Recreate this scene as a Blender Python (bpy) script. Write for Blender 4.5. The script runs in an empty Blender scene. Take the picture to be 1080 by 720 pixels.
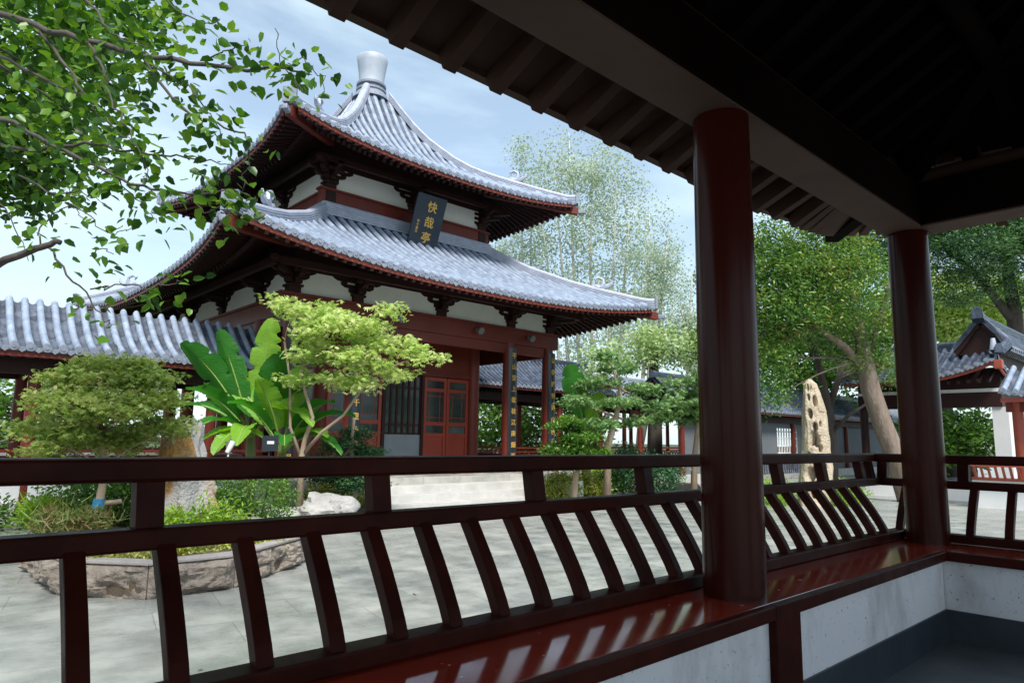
import bpy, bmesh, math, random
import numpy as np
from math import sin, cos, pi, radians, atan2, hypot, sqrt
from mathutils import Vector, Matrix, noise

random.seed(7)
rng = np.random.default_rng(11)
SC = bpy.context.scene
C = SC.collection

# ------------------------------------------------------------------ camera
EZ = 1.50
YAW, PIT, ROL = radians(47.44), radians(8.2), radians(.83)
f_ = np.array([cos(YAW)*cos(PIT), sin(YAW)*cos(PIT), sin(PIT)])
r0 = np.array([sin(YAW), -cos(YAW), 0.]); u0 = np.cross(r0, f_)
r_ = r0*cos(ROL)+u0*sin(ROL); u_ = -r0*sin(ROL)+u0*cos(ROL)
cam_d = bpy.data.cameras.new('camera'); cam = bpy.data.objects.new('camera', cam_d); C.objects.link(cam)
cam_d.sensor_width = 36; cam_d.lens = 24.0; cam_d.clip_start = .05; cam_d.clip_end = 3000
mw = Matrix.Identity(4)
for i in range(3):
    mw[i][0] = r_[i]; mw[i][1] = u_[i]; mw[i][2] = -f_[i]
mw[2][3] = EZ
cam.matrix_world = mw
SC.camera = cam

def AT(x, y, d):
    """world point seen at photo pixel (x,y) d metres ahead of the camera"""
    return Vector(np.array([0, 0, EZ]) + f_*d + r_*((x-540)/720*d) - u_*((y-360)/720*d))

# ------------------------------------------------------------------ world, sun, exposure
SUN_EL, SUN_AZ = radians(52), radians(-118)      # azimuth measured from +X, counter-clockwise
world = bpy.data.worlds.new('World'); SC.world = world; world.use_nodes = True
nt = world.node_tree; nt.nodes.clear()
def N(t, **k):
    n = nt.nodes.new(t)
    for a, b in k.items(): setattr(n, a, b)
    return n
sky = N('ShaderNodeTexSky', sky_type='NISHITA'); sky.sun_disc = False
sky.sun_elevation = SUN_EL; sky.sun_rotation = radians(90)-SUN_AZ
sky.air_density = 1.0; sky.dust_density = 1.0; sky.ozone_density = .45
tc = N('ShaderNodeTexCoord'); mp = N('ShaderNodeMapping'); mp.inputs['Scale'].default_value = (1, 1, 3.4)
mp.inputs['Location'].default_value = (.35, .2, .1)
nz = N('ShaderNodeTexNoise'); nz.inputs['Scale'].default_value = 1.7; nz.inputs['Detail'].default_value = 7; nz.inputs['Roughness'].default_value = .55
nz.inputs['Distortion'].default_value = .35
cr = N('ShaderNodeValToRGB'); cr.color_ramp.elements[0].position = .38; cr.color_ramp.elements[1].position = .62
cr.color_ramp.elements[0].color = (.30, .30, .30, 1); cr.color_ramp.elements[1].color = (.92, .92, .92, 1)
mx = N('ShaderNodeMix', data_type='RGBA'); mx.inputs[7].default_value = (4.5, 5.6, 6.1, 1)
bg = N('ShaderNodeBackground'); bg.inputs['Strength'].default_value = .092
out = N('ShaderNodeOutputWorld')
L = nt.links.new
L(tc.outputs['Generated'], mp.inputs['Vector']); L(mp.outputs[0], nz.inputs['Vector']); L(nz.outputs['Fac'], cr.inputs['Fac'])
L(cr.outputs['Color'], mx.inputs[0]); L(sky.outputs[0], mx.inputs[6]); L(mx.outputs[2], bg.inputs['Color']); L(bg.outputs[0], out.inputs['Surface'])

sd = bpy.data.lights.new('sun', 'SUN'); sun = bpy.data.objects.new('sun', sd); C.objects.link(sun)
sd.energy = 2.7; sd.angle = radians(14); sd.color = (1, .955, .89)
dv = Vector((cos(SUN_EL)*cos(SUN_AZ), cos(SUN_EL)*sin(SUN_AZ), sin(SUN_EL)))
sun.rotation_euler = dv.to_track_quat('Z', 'Y').to_euler()
SC.view_settings.view_transform = 'Standard'; SC.view_settings.look = 'None'
SC.view_settings.exposure = 1.2; SC.view_settings.gamma = 1
SC.view_settings.use_curve_mapping = False
SC.cycles.max_bounces = 7; SC.cycles.diffuse_bounces = 4; SC.cycles.glossy_bounces = 3; SC.cycles.transmission_bounces = 5
SC.cycles.transparent_max_bounces = 6; SC.cycles.use_denoising = True

# ------------------------------------------------------------------ materials
def newmat(name):
    m = bpy.data.materials.new(name); m.use_nodes = True; t = m.node_tree; t.nodes.clear()
    o = t.nodes.new('ShaderNodeOutputMaterial'); p = t.nodes.new('ShaderNodeBsdfPrincipled')
    t.links.new(p.outputs[0], o.inputs[0]); return m, t, p, o
def c4(c): return (c[0], c[1], c[2], 1)
def mat(name, c1, c2=None, rough=.6, scale=4, detail=6, bump=.2, bscale=None, bdist=.01, spec=.5, stretch=(1, 1, 1), metal=0, lo=.3, hi=.7, rvar=0, c3=None, coat=0):
    m, t, p, o = newmat(name); k = t.links.new; c2 = c2 or tuple(x*.75 for x in c1)
    co = t.nodes.new('ShaderNodeTexCoord'); ma = t.nodes.new('ShaderNodeMapping'); ma.inputs['Scale'].default_value = stretch
    k(co.outputs['Object'], ma.inputs[0])
    n = t.nodes.new('ShaderNodeTexNoise'); n.inputs['Scale'].default_value = scale; n.inputs['Detail'].default_value = detail; n.inputs['Roughness'].default_value = .6
    k(ma.outputs[0], n.inputs['Vector'])
    r = t.nodes.new('ShaderNodeValToRGB'); r.color_ramp.elements[0].position = lo; r.color_ramp.elements[1].position = hi
    r.color_ramp.elements[0].color = c4(c1); r.color_ramp.elements[1].color = c4(c2)
    if c3: e = r.color_ramp.elements.new((lo+hi)/2+.04); e.color = c4(c3)
    k(n.outputs['Fac'], r.inputs[0]); k(r.outputs[0], p.inputs['Base Color'])
    p.inputs['Roughness'].default_value = rough; p.inputs['Specular IOR Level'].default_value = spec; p.inputs['Metallic'].default_value = metal
    if coat: p.inputs['Coat Weight'].default_value = coat; p.inputs['Coat Roughness'].default_value = .12
    if rvar:
        mr = t.nodes.new('ShaderNodeMapRange'); mr.inputs[3].default_value = max(.03, rough-rvar); mr.inputs[4].default_value = rough+rvar
        n3 = t.nodes.new('ShaderNodeTexNoise'); n3.inputs['Scale'].default_value = scale*1.7; n3.inputs['Detail'].default_value = 5
        k(ma.outputs[0], n3.inputs['Vector']); mr.inputs[1].default_value = .35; mr.inputs[2].default_value = .65
        k(n3.outputs['Fac'], mr.inputs[0]); k(mr.outputs[0], p.inputs['Roughness'])
    if bump:
        n2 = t.nodes.new('ShaderNodeTexNoise'); n2.inputs['Scale'].default_value = bscale or scale*6; n2.inputs['Detail'].default_value = 6
        k(ma.outputs[0], n2.inputs['Vector'])
        b = t.nodes.new('ShaderNodeBump'); b.inputs['Strength'].default_value = bump; b.inputs['Distance'].default_value = bdist
        k(n2.outputs['Fac'], b.inputs['Height']); k(b.outputs[0], p.inputs['Normal'])
    return m
def leafmat(name, cols, rough=.45, trans=.3):
    m, t, p, o = newmat(name); k = t.links.new
    a = t.nodes.new('ShaderNodeAttribute'); a.attribute_name = 'var'
    r = t.nodes.new('ShaderNodeValToRGB'); r.color_ramp.elements[0].color = c4(cols[0]); r.color_ramp.elements[1].color = c4(cols[-1])
    for i, c in enumerate(cols[1:-1]):
        e = r.color_ramp.elements.new((i+1)/(len(cols)-1)); e.color = c4(c)
    k(a.outputs['Fac'], r.inputs[0]); k(r.outputs[0], p.inputs['Base Color']); p.inputs['Roughness'].default_value = rough
    p.inputs['Specular IOR Level'].default_value = .4
    tr = t.nodes.new('ShaderNodeBsdfTranslucent')
    hs = t.nodes.new('ShaderNodeHueSaturation'); hs.inputs['Saturation'].default_value = 1.1; hs.inputs['Value'].default_value = 1.5; hs.inputs['Hue'].default_value = .49
    k(r.outputs[0], hs.inputs['Color']); k(hs.outputs[0], tr.inputs[0])
    ms = t.nodes.new('ShaderNodeMixShader'); ms.inputs[0].default_value = trans
    k(p.outputs[0], ms.inputs[1]); k(tr.outputs[0], ms.inputs[2]); k(ms.outputs[0], o.inputs[0])
    return m

M_lacq = mat('dark_red_lacquer', (.024, .0040, .0026), (.046, .0074, .0045), rough=.27, spec=.13, scale=2.5, detail=10, bump=.2, bscale=9, bdist=.004, stretch=(1, 1, .25), rvar=.07)
M_rail = mat('rail_lacquer', (.021, .0042, .0027), (.048, .0094, .0056), rough=.42, spec=.07, scale=6, detail=10, bump=.3, bscale=20, bdist=.003, rvar=.08)
M_seat = mat('seat_lacquer', (.235, .016, .0055), (.33, .028, .010), rough=.10, scale=2.2, bump=.08, bscale=5, bdist=.003, rvar=.05, coat=.7, spec=.7)
def specks(m, sc, th, col, coord='Object'):
    t = m.node_tree; k = t.links.new; p = [n for n in t.nodes if n.type == 'BSDF_PRINCIPLED'][0]; src = p.inputs['Base Color'].links[0].from_socket
    co = t.nodes.new('ShaderNodeTexCoord'); n = t.nodes.new('ShaderNodeTexNoise'); n.inputs['Scale'].default_value = sc; n.inputs['Detail'].default_value = 3; k(co.outputs[coord], n.inputs['Vector'])
    r = t.nodes.new('ShaderNodeValToRGB'); r.color_ramp.elements[0].position = th; r.color_ramp.elements[1].position = th+.03; k(n.outputs['Fac'], r.inputs[0])
    mm = t.nodes.new('ShaderNodeMix'); mm.data_type = 'RGBA'; mm.inputs[7].default_value = c4(col); k(r.outputs[0], mm.inputs[0]); k(src, mm.inputs[6]); k(mm.outputs[2], p.inputs['Base Color'])
specks(M_seat, 26, .70, (.5, .42, .4)); 
M_beams = mat('lit_beam_underside', (.070, .042, .032), (.10, .063, .049), rough=.75, spec=.15, scale=2, bump=.1)  # beam timber paled: light bounced off the paving put into the colour
M_ink = mat('shade_black_timber', (.0032, .0020, .0018), (.005, .003, .0027), rough=.8, scale=3, bump=.1, spec=.02)  # dark lacquer taken near black: roof-space gloom put into the colour
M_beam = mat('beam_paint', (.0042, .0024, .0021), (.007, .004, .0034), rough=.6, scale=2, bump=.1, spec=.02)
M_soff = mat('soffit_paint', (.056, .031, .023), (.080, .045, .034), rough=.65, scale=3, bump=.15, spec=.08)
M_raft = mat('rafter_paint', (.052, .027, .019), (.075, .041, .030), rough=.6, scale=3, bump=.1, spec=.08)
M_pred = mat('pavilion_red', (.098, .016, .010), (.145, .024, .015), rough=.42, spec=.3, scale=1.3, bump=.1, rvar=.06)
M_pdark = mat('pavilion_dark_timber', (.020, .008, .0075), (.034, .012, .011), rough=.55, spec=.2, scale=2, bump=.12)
M_door = mat('door_red', (.215, .026, .013), (.27, .038, .018), rough=.4, scale=2, bump=.08)
M_fasc = mat('eave_board_red', (.33, .060, .030), (.23, .042, .024), rough=.5, scale=3, bump=.08)
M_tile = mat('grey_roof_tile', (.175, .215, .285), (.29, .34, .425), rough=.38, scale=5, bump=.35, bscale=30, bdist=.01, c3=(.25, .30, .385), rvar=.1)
M_tiled = mat('shade_dark_tile', (.036, .050, .080), (.085, .108, .155), rough=.38, scale=5, bump=.35, bscale=30, bdist=.01, rvar=.1)  # same grey tile; dimmer light on away-facing roofs put into its colour
M_pan = mat('shaded_grey_pan', (.055, .068, .098), (.12, .14, .185), rough=.5, scale=5, bump=.35, bscale=30, bdist=.01, spec=.35)  # darker than the rolls: valley shade and grime put into the colour
M_pand = mat('shaded_dark_pan', (.020, .026, .038), (.045, .054, .074), rough=.5, scale=5, bump=.35, bscale=30, bdist=.01, spec=.35)  # pan for the darkened tile, valley shade again part of the colour
def joints(m, sc=3.2, dark=.55):
    t = m.node_tree; k = t.links.new; p = [n for n in t.nodes if n.type == 'BSDF_PRINCIPLED'][0]; src = p.inputs['Base Color'].links[0].from_socket
    co = t.nodes.new('ShaderNodeTexCoord'); v = t.nodes.new('ShaderNodeTexVoronoi'); v.inputs['Scale'].default_value = sc; k(co.outputs['Object'], v.inputs['Vector'])
    r = t.nodes.new('ShaderNodeValToRGB'); r.color_ramp.elements[0].color = (dark, dark, dark*1.03, 1); r.color_ramp.elements[1].color = (1.1, 1.1, 1.1, 1); r.color_ramp.elements[0].position = .2; r.color_ramp.elements[1].position = .75
    sp = t.nodes.new('ShaderNodeSeparateColor'); k(v.outputs['Color'], sp.inputs[0]); k(sp.outputs[0], r.inputs[0])
    mm = t.nodes.new('ShaderNodeMix'); mm.data_type = 'RGBA'; mm.blend_type = 'MULTIPLY'; mm.inputs[0].default_value = 1; k(src, mm.inputs[6]); k(r.outputs[0], mm.inputs[7]); k(mm.outputs[2], p.inputs['Base Color'])
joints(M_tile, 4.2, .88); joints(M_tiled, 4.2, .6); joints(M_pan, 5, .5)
PANM = {'grey_roof_tile': M_pan, 'shade_dark_tile': M_pand}
M_tend = mat('tile_end_dark', (.13, .15, .20), (.24, .265, .33), rough=.5, scale=16, bump=.3)
M_ring = mat('ridge_tile', (.26, .29, .375), (.38, .41, .50), rough=.42, scale=4, bump=.3, rvar=.08)
M_white = mat('limewash', (.66, .66, .66), (.58, .585, .60), rough=.85, scale=1.5, bump=.15, bscale=14, lo=.35, hi=.75)
def wallmat():
    m, t, p, o = newmat('stained_limewash'); k = t.links.new
    co = t.nodes.new('ShaderNodeTexCoord'); n = t.nodes.new('ShaderNodeTexNoise'); n.inputs['Scale'].default_value = 3.5; n.inputs['Detail'].default_value = 9; n.inputs['Roughness'].default_value = .68
    ma = t.nodes.new('ShaderNodeMapping'); ma.inputs['Scale'].default_value = (1, 1, .45); k(co.outputs['Object'], ma.inputs[0]); k(ma.outputs[0], n.inputs['Vector'])
    r = t.nodes.new('ShaderNodeValToRGB'); r.color_ramp.elements[0].position = .28; r.color_ramp.elements[1].position = .52
    r.color_ramp.elements[0].color = (.40, .39, .40, 1); r.color_ramp.elements[1].color = (.66, .66, .70, 1)
    k(n.outputs['Fac'], r.inputs[0])
    sp = t.nodes.new('ShaderNodeTexNoise'); sp.inputs['Scale'].default_value = 60; sp.inputs['Detail'].default_value = 2; k(co.outputs['Object'], sp.inputs['Vector'])
    r2 = t.nodes.new('ShaderNodeValToRGB'); r2.color_ramp.elements[0].position = .29; r2.color_ramp.elements[1].position = .34
    r2.color_ramp.elements[0].color = (.42, .38, .35, 1); r2.color_ramp.elements[1].color = (1, 1, 1, 1); k(sp.outputs['Fac'], r2.inputs[0])
    mm = t.nodes.new('ShaderNodeMix'); mm.data_type = 'RGBA'; mm.blend_type = 'MULTIPLY'; mm.inputs[0].default_value = 1
    k(r.outputs[0], mm.inputs[6]); k(r2.outputs[0], mm.inputs[7]); k(mm.outputs[2], p.inputs['Base Color']); p.inputs['Roughness'].default_value = .85
    b = t.nodes.new('ShaderNodeBump'); b.inputs['Strength'].default_value = .25; b.inputs['Distance'].default_value = .01; k(n.outputs['Fac'], b.inputs['Height']); k(b.outputs[0], p.inputs['Normal'])
    return m
M_wall = wallmat()
M_panel = mat('panel_plaster', (.72, .73, .70), (.64, .65, .62), rough=.85, scale=2, bump=.08)
M_band = mat('slate_skirting', (.016, .024, .034), (.028, .038, .050), rough=.45, scale=5, bump=.2)
M_slate = mat('slate_floor', (.060, .070, .080), (.10, .11, .12), rough=.4, scale=2, bump=.2, rvar=.1)
M_step = mat('pale_step_stone', (.52, .51, .49), (.40, .39, .375), rough=.6, scale=3, bump=.3, bscale=30, bdist=.006)
M_bark = mat('bark_grey_brown', (.135, .095, .070), (.25, .20, .165), rough=.85, scale=7, bump=.8, bscale=22, bdist=.03, stretch=(1, 1, .25))
M_barkd = mat('bark_dark', (.040, .032, .028), (.085, .070, .058), rough=.85, scale=7, bump=.7, bscale=22, bdist=.02, stretch=(1, 1, .3))
M_barkp = mat('bark_pale', (.40, .37, .33), (.56, .53, .49), rough=.8, scale=5, bump=.4, stretch=(1, 1, .3))
M_barkt = mat('bark_tan', (.27, .19, .13), (.40, .31, .23), rough=.8, scale=7, bump=.5, stretch=(1, 1, .3))
M_rockp = mat('stone_ochre', (.42, .40, .375), (.36, .19, .055), rough=.8, scale=1.5, detail=9, bump=1, bscale=24, bdist=.05, lo=.42, hi=.56)
M_rockw = mat('stone_white', (.42, .41, .40), (.22, .215, .21), rough=.8, scale=3.2, detail=10, bump=1, bscale=26, bdist=.02)
M_rockg = mat('stone_grey', (.30, .28, .285), (.19, .18, .185), rough=.8, scale=3.2, bump=.7, bscale=12, bdist=.02)
M_rockc = mat('scholar_stone', (.58, .50, .385), (.36, .285, .20), rough=.85, scale=4, detail=10, bump=1, bscale=26, bdist=.05)
M_pstone = mat('planter_stone', (.13, .105, .088), (.30, .255, .215), rough=.85, scale=9, detail=10, bump=1, bscale=16, bdist=.05, lo=.25, hi=.75)
M_psoil = mat('planter_soil', (.07, .05, .035), (.12, .09, .06), rough=.95, scale=8, bump=.8)
M_cap = mat('planter_cap', (.33, .30, .29), (.24, .215, .21), rough=.7, scale=6, bump=.3)
M_black = mat('board_black', (.010, .014, .020), (.016, .021, .030), rough=.28, scale=3, bump=.03)
M_navy = mat('plaque_navy', (.012, .022, .040), (.018, .032, .052), rough=.3, scale=2, bump=.03)
M_gold = mat('gilt', (.72, .46, .12), (.60, .36, .09), rough=.35, scale=20, bump=.1, metal=.35)
M_glass = mat('dim_glass', (.016, .022, .026), (.05, .065, .06), rough=.12, scale=1.5, bump=0, spec=.45)
M_lamp = mat('lamp_housing', (.10, .105, .11), (.14, .145, .15), rough=.4, scale=5, bump=0)
M_blue = mat('blue_tape', (.012, .17, .36), (.02, .23, .45), rough=.4, scale=6, bump=.2)
M_cloth = mat('signboard_white', (.70, .70, .70), (.62, .62, .62), rough=.5, scale=5, bump=0)
M_grass = mat('ground_soil_green', (.030, .045, .014), (.075, .070, .040), rough=.95, scale=3, bump=.8, bscale=20, bdist=.05)

def paving(name, c1, c2, cm, w, h, mortar=.006, rough=.34, rvar=.15, rot=0):
    m, t, p, o = newmat(name); k = t.links.new
    co = t.nodes.new('ShaderNodeTexCoord'); ma = t.nodes.new('ShaderNodeMapping'); ma.inputs['Rotation'].default_value = (0, 0, rot); k(co.outputs['Object'], ma.inputs[0])
    br = t.nodes.new('ShaderNodeTexBrick'); br.inputs['Scale'].default_value = 1; br.inputs['Brick Width'].default_value = w; br.inputs['Row Height'].default_value = h
    br.inputs['Mortar Size'].default_value = mortar; br.inputs['Mortar Smooth'].default_value = .3
    br.inputs['Color1'].default_value = c4(c1); br.inputs['Color2'].default_value = c4(c2); br.inputs['Mortar'].default_value = c4(cm)
    k(ma.outputs[0], br.inputs['Vector'])
    n = t.nodes.new('ShaderNodeTexNoise'); n.inputs['Scale'].default_value = 1.3; n.inputs['Detail'].default_value = 8; n.inputs['Roughness'].default_value = .65; k(co.outputs['Object'], n.inputs['Vector'])
    r = t.nodes.new('ShaderNodeValToRGB'); r.color_ramp.elements[0].position = .3; r.color_ramp.elements[1].position = .7
    r.color_ramp.elements[0].color = (.60, .62, .62, 1); r.color_ramp.elements[1].color = (1.2, 1.18, 1.12, 1); k(n.outputs['Fac'], r.inputs[0])
    mm = t.nodes.new('ShaderNodeMix'); mm.data_type = 'RGBA'; mm.blend_type = 'MULTIPLY'; mm.inputs[0].default_value = 1
    k(br.outputs['Color'], mm.inputs[6]); k(r.outputs[0], mm.inputs[7]); k(mm.outputs[2], p.inputs['Base Color'])
    n3 = t.nodes.new('ShaderNodeTexNoise'); n3.inputs['Scale'].default_value = 2.6; n3.inputs['Detail'].default_value = 6; k(co.outputs['Object'], n3.inputs['Vector'])
    mr = t.nodes.new('ShaderNodeMapRange'); mr.inputs[1].default_value = .38; mr.inputs[2].default_value = .62; mr.inputs[3].default_value = rough-rvar; mr.inputs[4].default_value = rough+rvar
    k(n3.outputs['Fac'], mr.inputs[0]); k(mr.outputs[0], p.inputs['Roughness'])
    n2 = t.nodes.new('ShaderNodeTexNoise'); n2.inputs['Scale'].default_value = 9; n2.inputs['Detail'].default_value = 8; k(co.outputs['Object'], n2.inputs['Vector'])
    ad = t.nodes.new('ShaderNodeMath'); ad.operation = 'MULTIPLY_ADD'; ad.inputs[1].default_value = -.7; k(br.outputs['Fac'], ad.inputs[0]); k(n2.outputs['Fac'], ad.inputs[2])
    b = t.nodes.new('ShaderNodeBump'); b.inputs['Strength'].default_value = .45; b.inputs['Distance'].default_value = .012; k(ad.outputs[0], b.inputs['Height']); k(b.outputs[0], p.inputs['Normal'])
    return m
M_pave = paving('courtyard_slabs', (.305, .315, .30), (.26, .27, .265), (.215, .22, .21), 1.1, .62, rot=radians(12))
M_plat = paving('platform_slabs', (.42, .41, .39), (.36, .355, .34), (.2, .2, .19), .9, .45)

# ------------------------------------------------------------------ mesh helpers
ORG = {}
class MB:
    def __init__(s): s.v = []; s.f = []; s.sm = False
    def add(s, vs, fs):
        o = len(s.v); s.v.extend([tuple(v) for v in vs]); s.f.extend([tuple(i+o for i in f) for f in fs]); return s
    def box(s, x0, x1, y0, y1, z0, z1):
        return s.add([(x0, y0, z0), (x1, y0, z0), (x1, y1, z0), (x0, y1, z0), (x0, y0, z1), (x1, y0, z1), (x1, y1, z1), (x0, y1, z1)],
                     [(0, 3, 2, 1), (4, 5, 6, 7), (0, 1, 5, 4), (1, 2, 6, 5), (2, 3, 7, 6), (3, 0, 4, 7)])
    def bar(s, p, q, w, h, up=(0, 0, 1)):
        p = Vector(p); q = Vector(q); d = (q-p).normalized(); up = Vector(up); side = d.cross(up).normalized(); up = side.cross(d).normalized()
        vs = []
        for e in (p, q):
            for a, b in ((-1, -1), (1, -1), (1, 1), (-1, 1)): vs.append(e+side*(a*w/2)+up*(b*h/2))
        return s.add(vs, [(0, 1, 2, 3), (7, 6, 5, 4), (0, 4, 5, 1), (1, 5, 6, 2), (2, 6, 7, 3), (3, 7, 4, 0)])
    def prism(s, pts, vec):
        n = len(pts); vec = Vector(vec); vs = [Vector(p) for p in pts]+[Vector(p)+vec for p in pts]
        return s.add(vs, [tuple(range(n))[::-1], tuple(range(n, 2*n))]+[(i, (i+1) % n, n+(i+1) % n, n+i) for i in range(n)])
    def cyl(s, x, y, z0, z1, r0, r1=None, n=24):
        r1 = r0 if r1 is None else r1
        vs = [(x+r0*cos(2*pi*i/n), y+r0*sin(2*pi*i/n), z0) for i in range(n)]+[(x+r1*cos(2*pi*i/n), y+r1*sin(2*pi*i/n), z1) for i in range(n)]
        return s.add(vs, [tuple(range(n))[::-1], tuple(range(n, 2*n))]+[(i, (i+1) % n, n+(i+1) % n, n+i) for i in range(n)])
    def lathe(s, x, y, prof, n=28):
        vs = []; m = len(prof)
        for r, z in prof: vs += [(x+r*cos(2*pi*i/n), y+r*sin(2*pi*i/n), z) for i in range(n)]
        fs = [(j*n+i, j*n+(i+1) % n, (j+1)*n+(i+1) % n, (j+1)*n+i) for j in range(m-1) for i in range(n)]
        fs += [tuple(range(n))[::-1], tuple(range((m-1)*n, m*n))]
        return s.add(vs, fs)
    def tube(s, pts, rad, n=7):
        pts = [Vector(p) for p in pts]; m = len(pts); rad = rad if hasattr(rad, '__len__') else [rad]*m
        vs = []; prev = None
        for i, p in enumerate(pts):
            d = (pts[min(i+1, m-1)]-pts[max(i-1, 0)]).normalized()
            a = prev if prev is not None else (Vector((1, 0, 0)) if abs(d.x) < .8 else Vector((0, 1, 0)))
            a = (a-d*a.dot(d)).normalized(); b = d.cross(a); prev = a
            for k in range(n): vs.append(p+(a*cos(2*pi*k/n)+b*sin(2*pi*k/n))*rad[i])
        fs = [(j*n+i, j*n+(i+1) % n, (j+1)*n+(i+1) % n, (j+1)*n+i) for j in range(m-1) for i in range(n)]
        fs += [tuple(range(n))[::-1], tuple(range((m-1)*n, m*n))]
        return s.add(vs, fs)
    def build(s, name, m, parent=None, smooth=False, bevel=0, angle=None):
        return link_mesh(name, np.array(s.v, dtype=np.float32), s.f, m, parent, smooth, bevel)

def link_mesh(name, V, F, m, parent=None, smooth=False, bevel=0, var=None):
    me = bpy.data.meshes.new(name)
    o = bpy.data.objects.new(name, me)
    if parent is not None:
        org = ORG[parent.name]
    else:
        mn = V.min(0); mxx = V.max(0); org = np.array([(mn[0]+mxx[0])/2, (mn[1]+mxx[1])/2, mn[2]], dtype=np.float32)
        o.location = org.tolist()
    V = V-np.array(org, dtype=np.float32)
    if isinstance(F, np.ndarray):
        nf, k = F.shape
        me.vertices.add(len(V)); me.vertices.foreach_set('co', V.ravel())
        me.loops.add(nf*k); me.loops.foreach_set('vertex_index', F.ravel().astype(np.int32))
        me.polygons.add(nf); me.polygons.foreach_set('loop_start', np.arange(0, nf*k, k, dtype=np.int32))
        me.polygons.foreach_set('loop_total', np.full(nf, k, dtype=np.int32))
        me.update(calc_edges=True)
    else:
        me.from_pydata(V.tolist(), [], F); me.update()
    if var is not None:
        a = me.attributes.new('var', 'FLOAT', 'POINT'); a.data.foreach_set('value', var.astype(np.float32).ravel())
    if smooth:
        me.polygons.foreach_set('use_smooth', [True]*len(me.polygons))
        if smooth != 'all':
            try: me.set_sharp_from_angle(angle=radians(40))
            except Exception: pass
    if m is not None: me.materials.append(m)
    C.objects.link(o)
    if parent is not None: o.parent = parent
    ORG[o.name] = org
    if bevel:
        b = o.modifiers.new('bevel', 'BEVEL'); b.width = bevel; b.segments = 2; b.limit_method = 'ANGLE'; b.harden_normals = False
    return o
def thing(name, label, cat, loc, group=None):
    o = bpy.data.objects.new(name, None); o.empty_display_size = .2; C.objects.link(o); o.location = tuple(float(a) for a in loc)
    o['label'] = label; o['category'] = cat
    if group: o['group'] = group
    ORG[o.name] = np.array([float(a) for a in loc], dtype=np.float32); return o
def tag(o, label, cat, group=None, kind=None):
    if label: o['label'] = label
    if cat: o['category'] = cat
    if group: o['group'] = group
    if kind: o['kind'] = kind
    return o
def child(o, parent):   # re-parent keeping the shared origin
    o.parent = parent; o.location = (0, 0, 0); return o

# leaves -----------------------------------------------------------
def unit(a): return a/np.maximum(np.linalg.norm(a, axis=1, keepdims=True), 1e-9)
def leaf_geo(P, up, size, shape='rhomb', ratio=.5, down=0., dirs=None):
    """P (n,3) leaf bases. up: bias of the leaf normal towards +Z. returns V,F(quad),count of verts per leaf"""
    n = len(P)
    nr = rng.normal(size=(n, 3)); nr[:, 2] = np.abs(nr[:, 2])+up; nr = unit(nr)
    d = rng.normal(size=(n, 3)) if dirs is None else dirs+rng.normal(size=(n, 3))*.35
    d[:, 2] -= down; d = unit(d-nr*(d*nr).sum(1, keepdims=True)); sd_ = np.cross(nr, d)
    Ls = (size*rng.uniform(.65, 1.25, n))[:, None]; W = Ls*ratio
    if shape == 'rhomb':
        v = np.stack([P, P+d*Ls*.45+sd_*W*.5+nr*W*.14, P+d*Ls, P+d*Ls*.45-sd_*W*.5+nr*W*.14], 1)
        f = np.arange(n*4).reshape(n, 4); return v.reshape(-1, 3), f, 4
    if shape == 'oval':
        cur = nr*Ls*.12
        v = np.stack([P, P+d*Ls*.22+sd_*W*.44+nr*W*.12, P+d*Ls*.62+sd_*W*.42+nr*W*.10-cur*.3, P+d*Ls-cur, P+d*Ls*.62-sd_*W*.42+nr*W*.10-cur*.3, P+d*Ls*.22-sd_*W*.44+nr*W*.12], 1)
        i = np.arange(n)[:, None]*6
        f = np.concatenate([i+np.array([[0, 1, 2, 3]]), i+np.array([[0, 3, 4, 5]])], 0); return v.reshape(-1, 3), f, 6
    if shape == 'star':
        vs = []
        for k, an in enumerate((-1.25, -.62, 0, .62, 1.25)):
            dd = d*cos(an)+sd_*sin(an); ss = np.cross(nr, dd); l = Ls*(1-.16*abs(k-2))
            vs += [P, P+dd*l*.5+ss*Ls*.12, P+dd*l-nr*l*.18, P+dd*l*.5-ss*Ls*.12]
        v = np.stack(vs, 1); f = np.arange(n*20).reshape(n*5, 4); return v.reshape(-1, 3), f, 20
    if shape == 'spike':
        v = np.stack([P-sd_*W*.5, P+sd_*W*.5, P+d*Ls*.6+sd_*W*.35, P+d*Ls], 1)
        f = np.arange(n*4).reshape(n, 4); return v.reshape(-1, 3), f, 4
def leaves(name, P, m, size, parent=None, up=.6, shape='rhomb', ratio=.5, down=0., cvar=None, dirs=None, mix=.5):
    V, F, k = leaf_geo(P, up, size, shape, ratio, down, dirs)
    n = len(P); lv = rng.random(n); var = lv if cvar is None else (1-mix)*lv+mix*cvar
    return link_mesh(name, V.astype(np.float32), F, m, parent, var=np.repeat(np.clip(var, 0, 1), k))
def clumps(blobs, nc, shell=.55):
    """clump centres in a union of ellipsoids, mostly near the outside"""
    vol = np.array([b[1][0]*b[1][1]*b[1][2] for b in blobs])**.75; vol = vol/vol.sum(); out = []
    for b, w in zip(blobs, vol):
        k = max(1, int(round(nc*w))); d = unit(rng.normal(size=(k, 3))); r = rng.random(k)**.5; r = shell+(1-shell)*r if shell else rng.random(k)**(1/3)
        out.append(np.array(b[0])+d*r[:, None]*np.array(b[1]))
    return np.concatenate(out)
def crown_pts(cen, nl, cr, flat=.6):
    n = len(cen); P = np.repeat(cen, nl, 0); d = rng.normal(size=P.shape); d[:, 2] *= flat
    return P+d*cr*.5, np.repeat(rng.random(n), nl)
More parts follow.
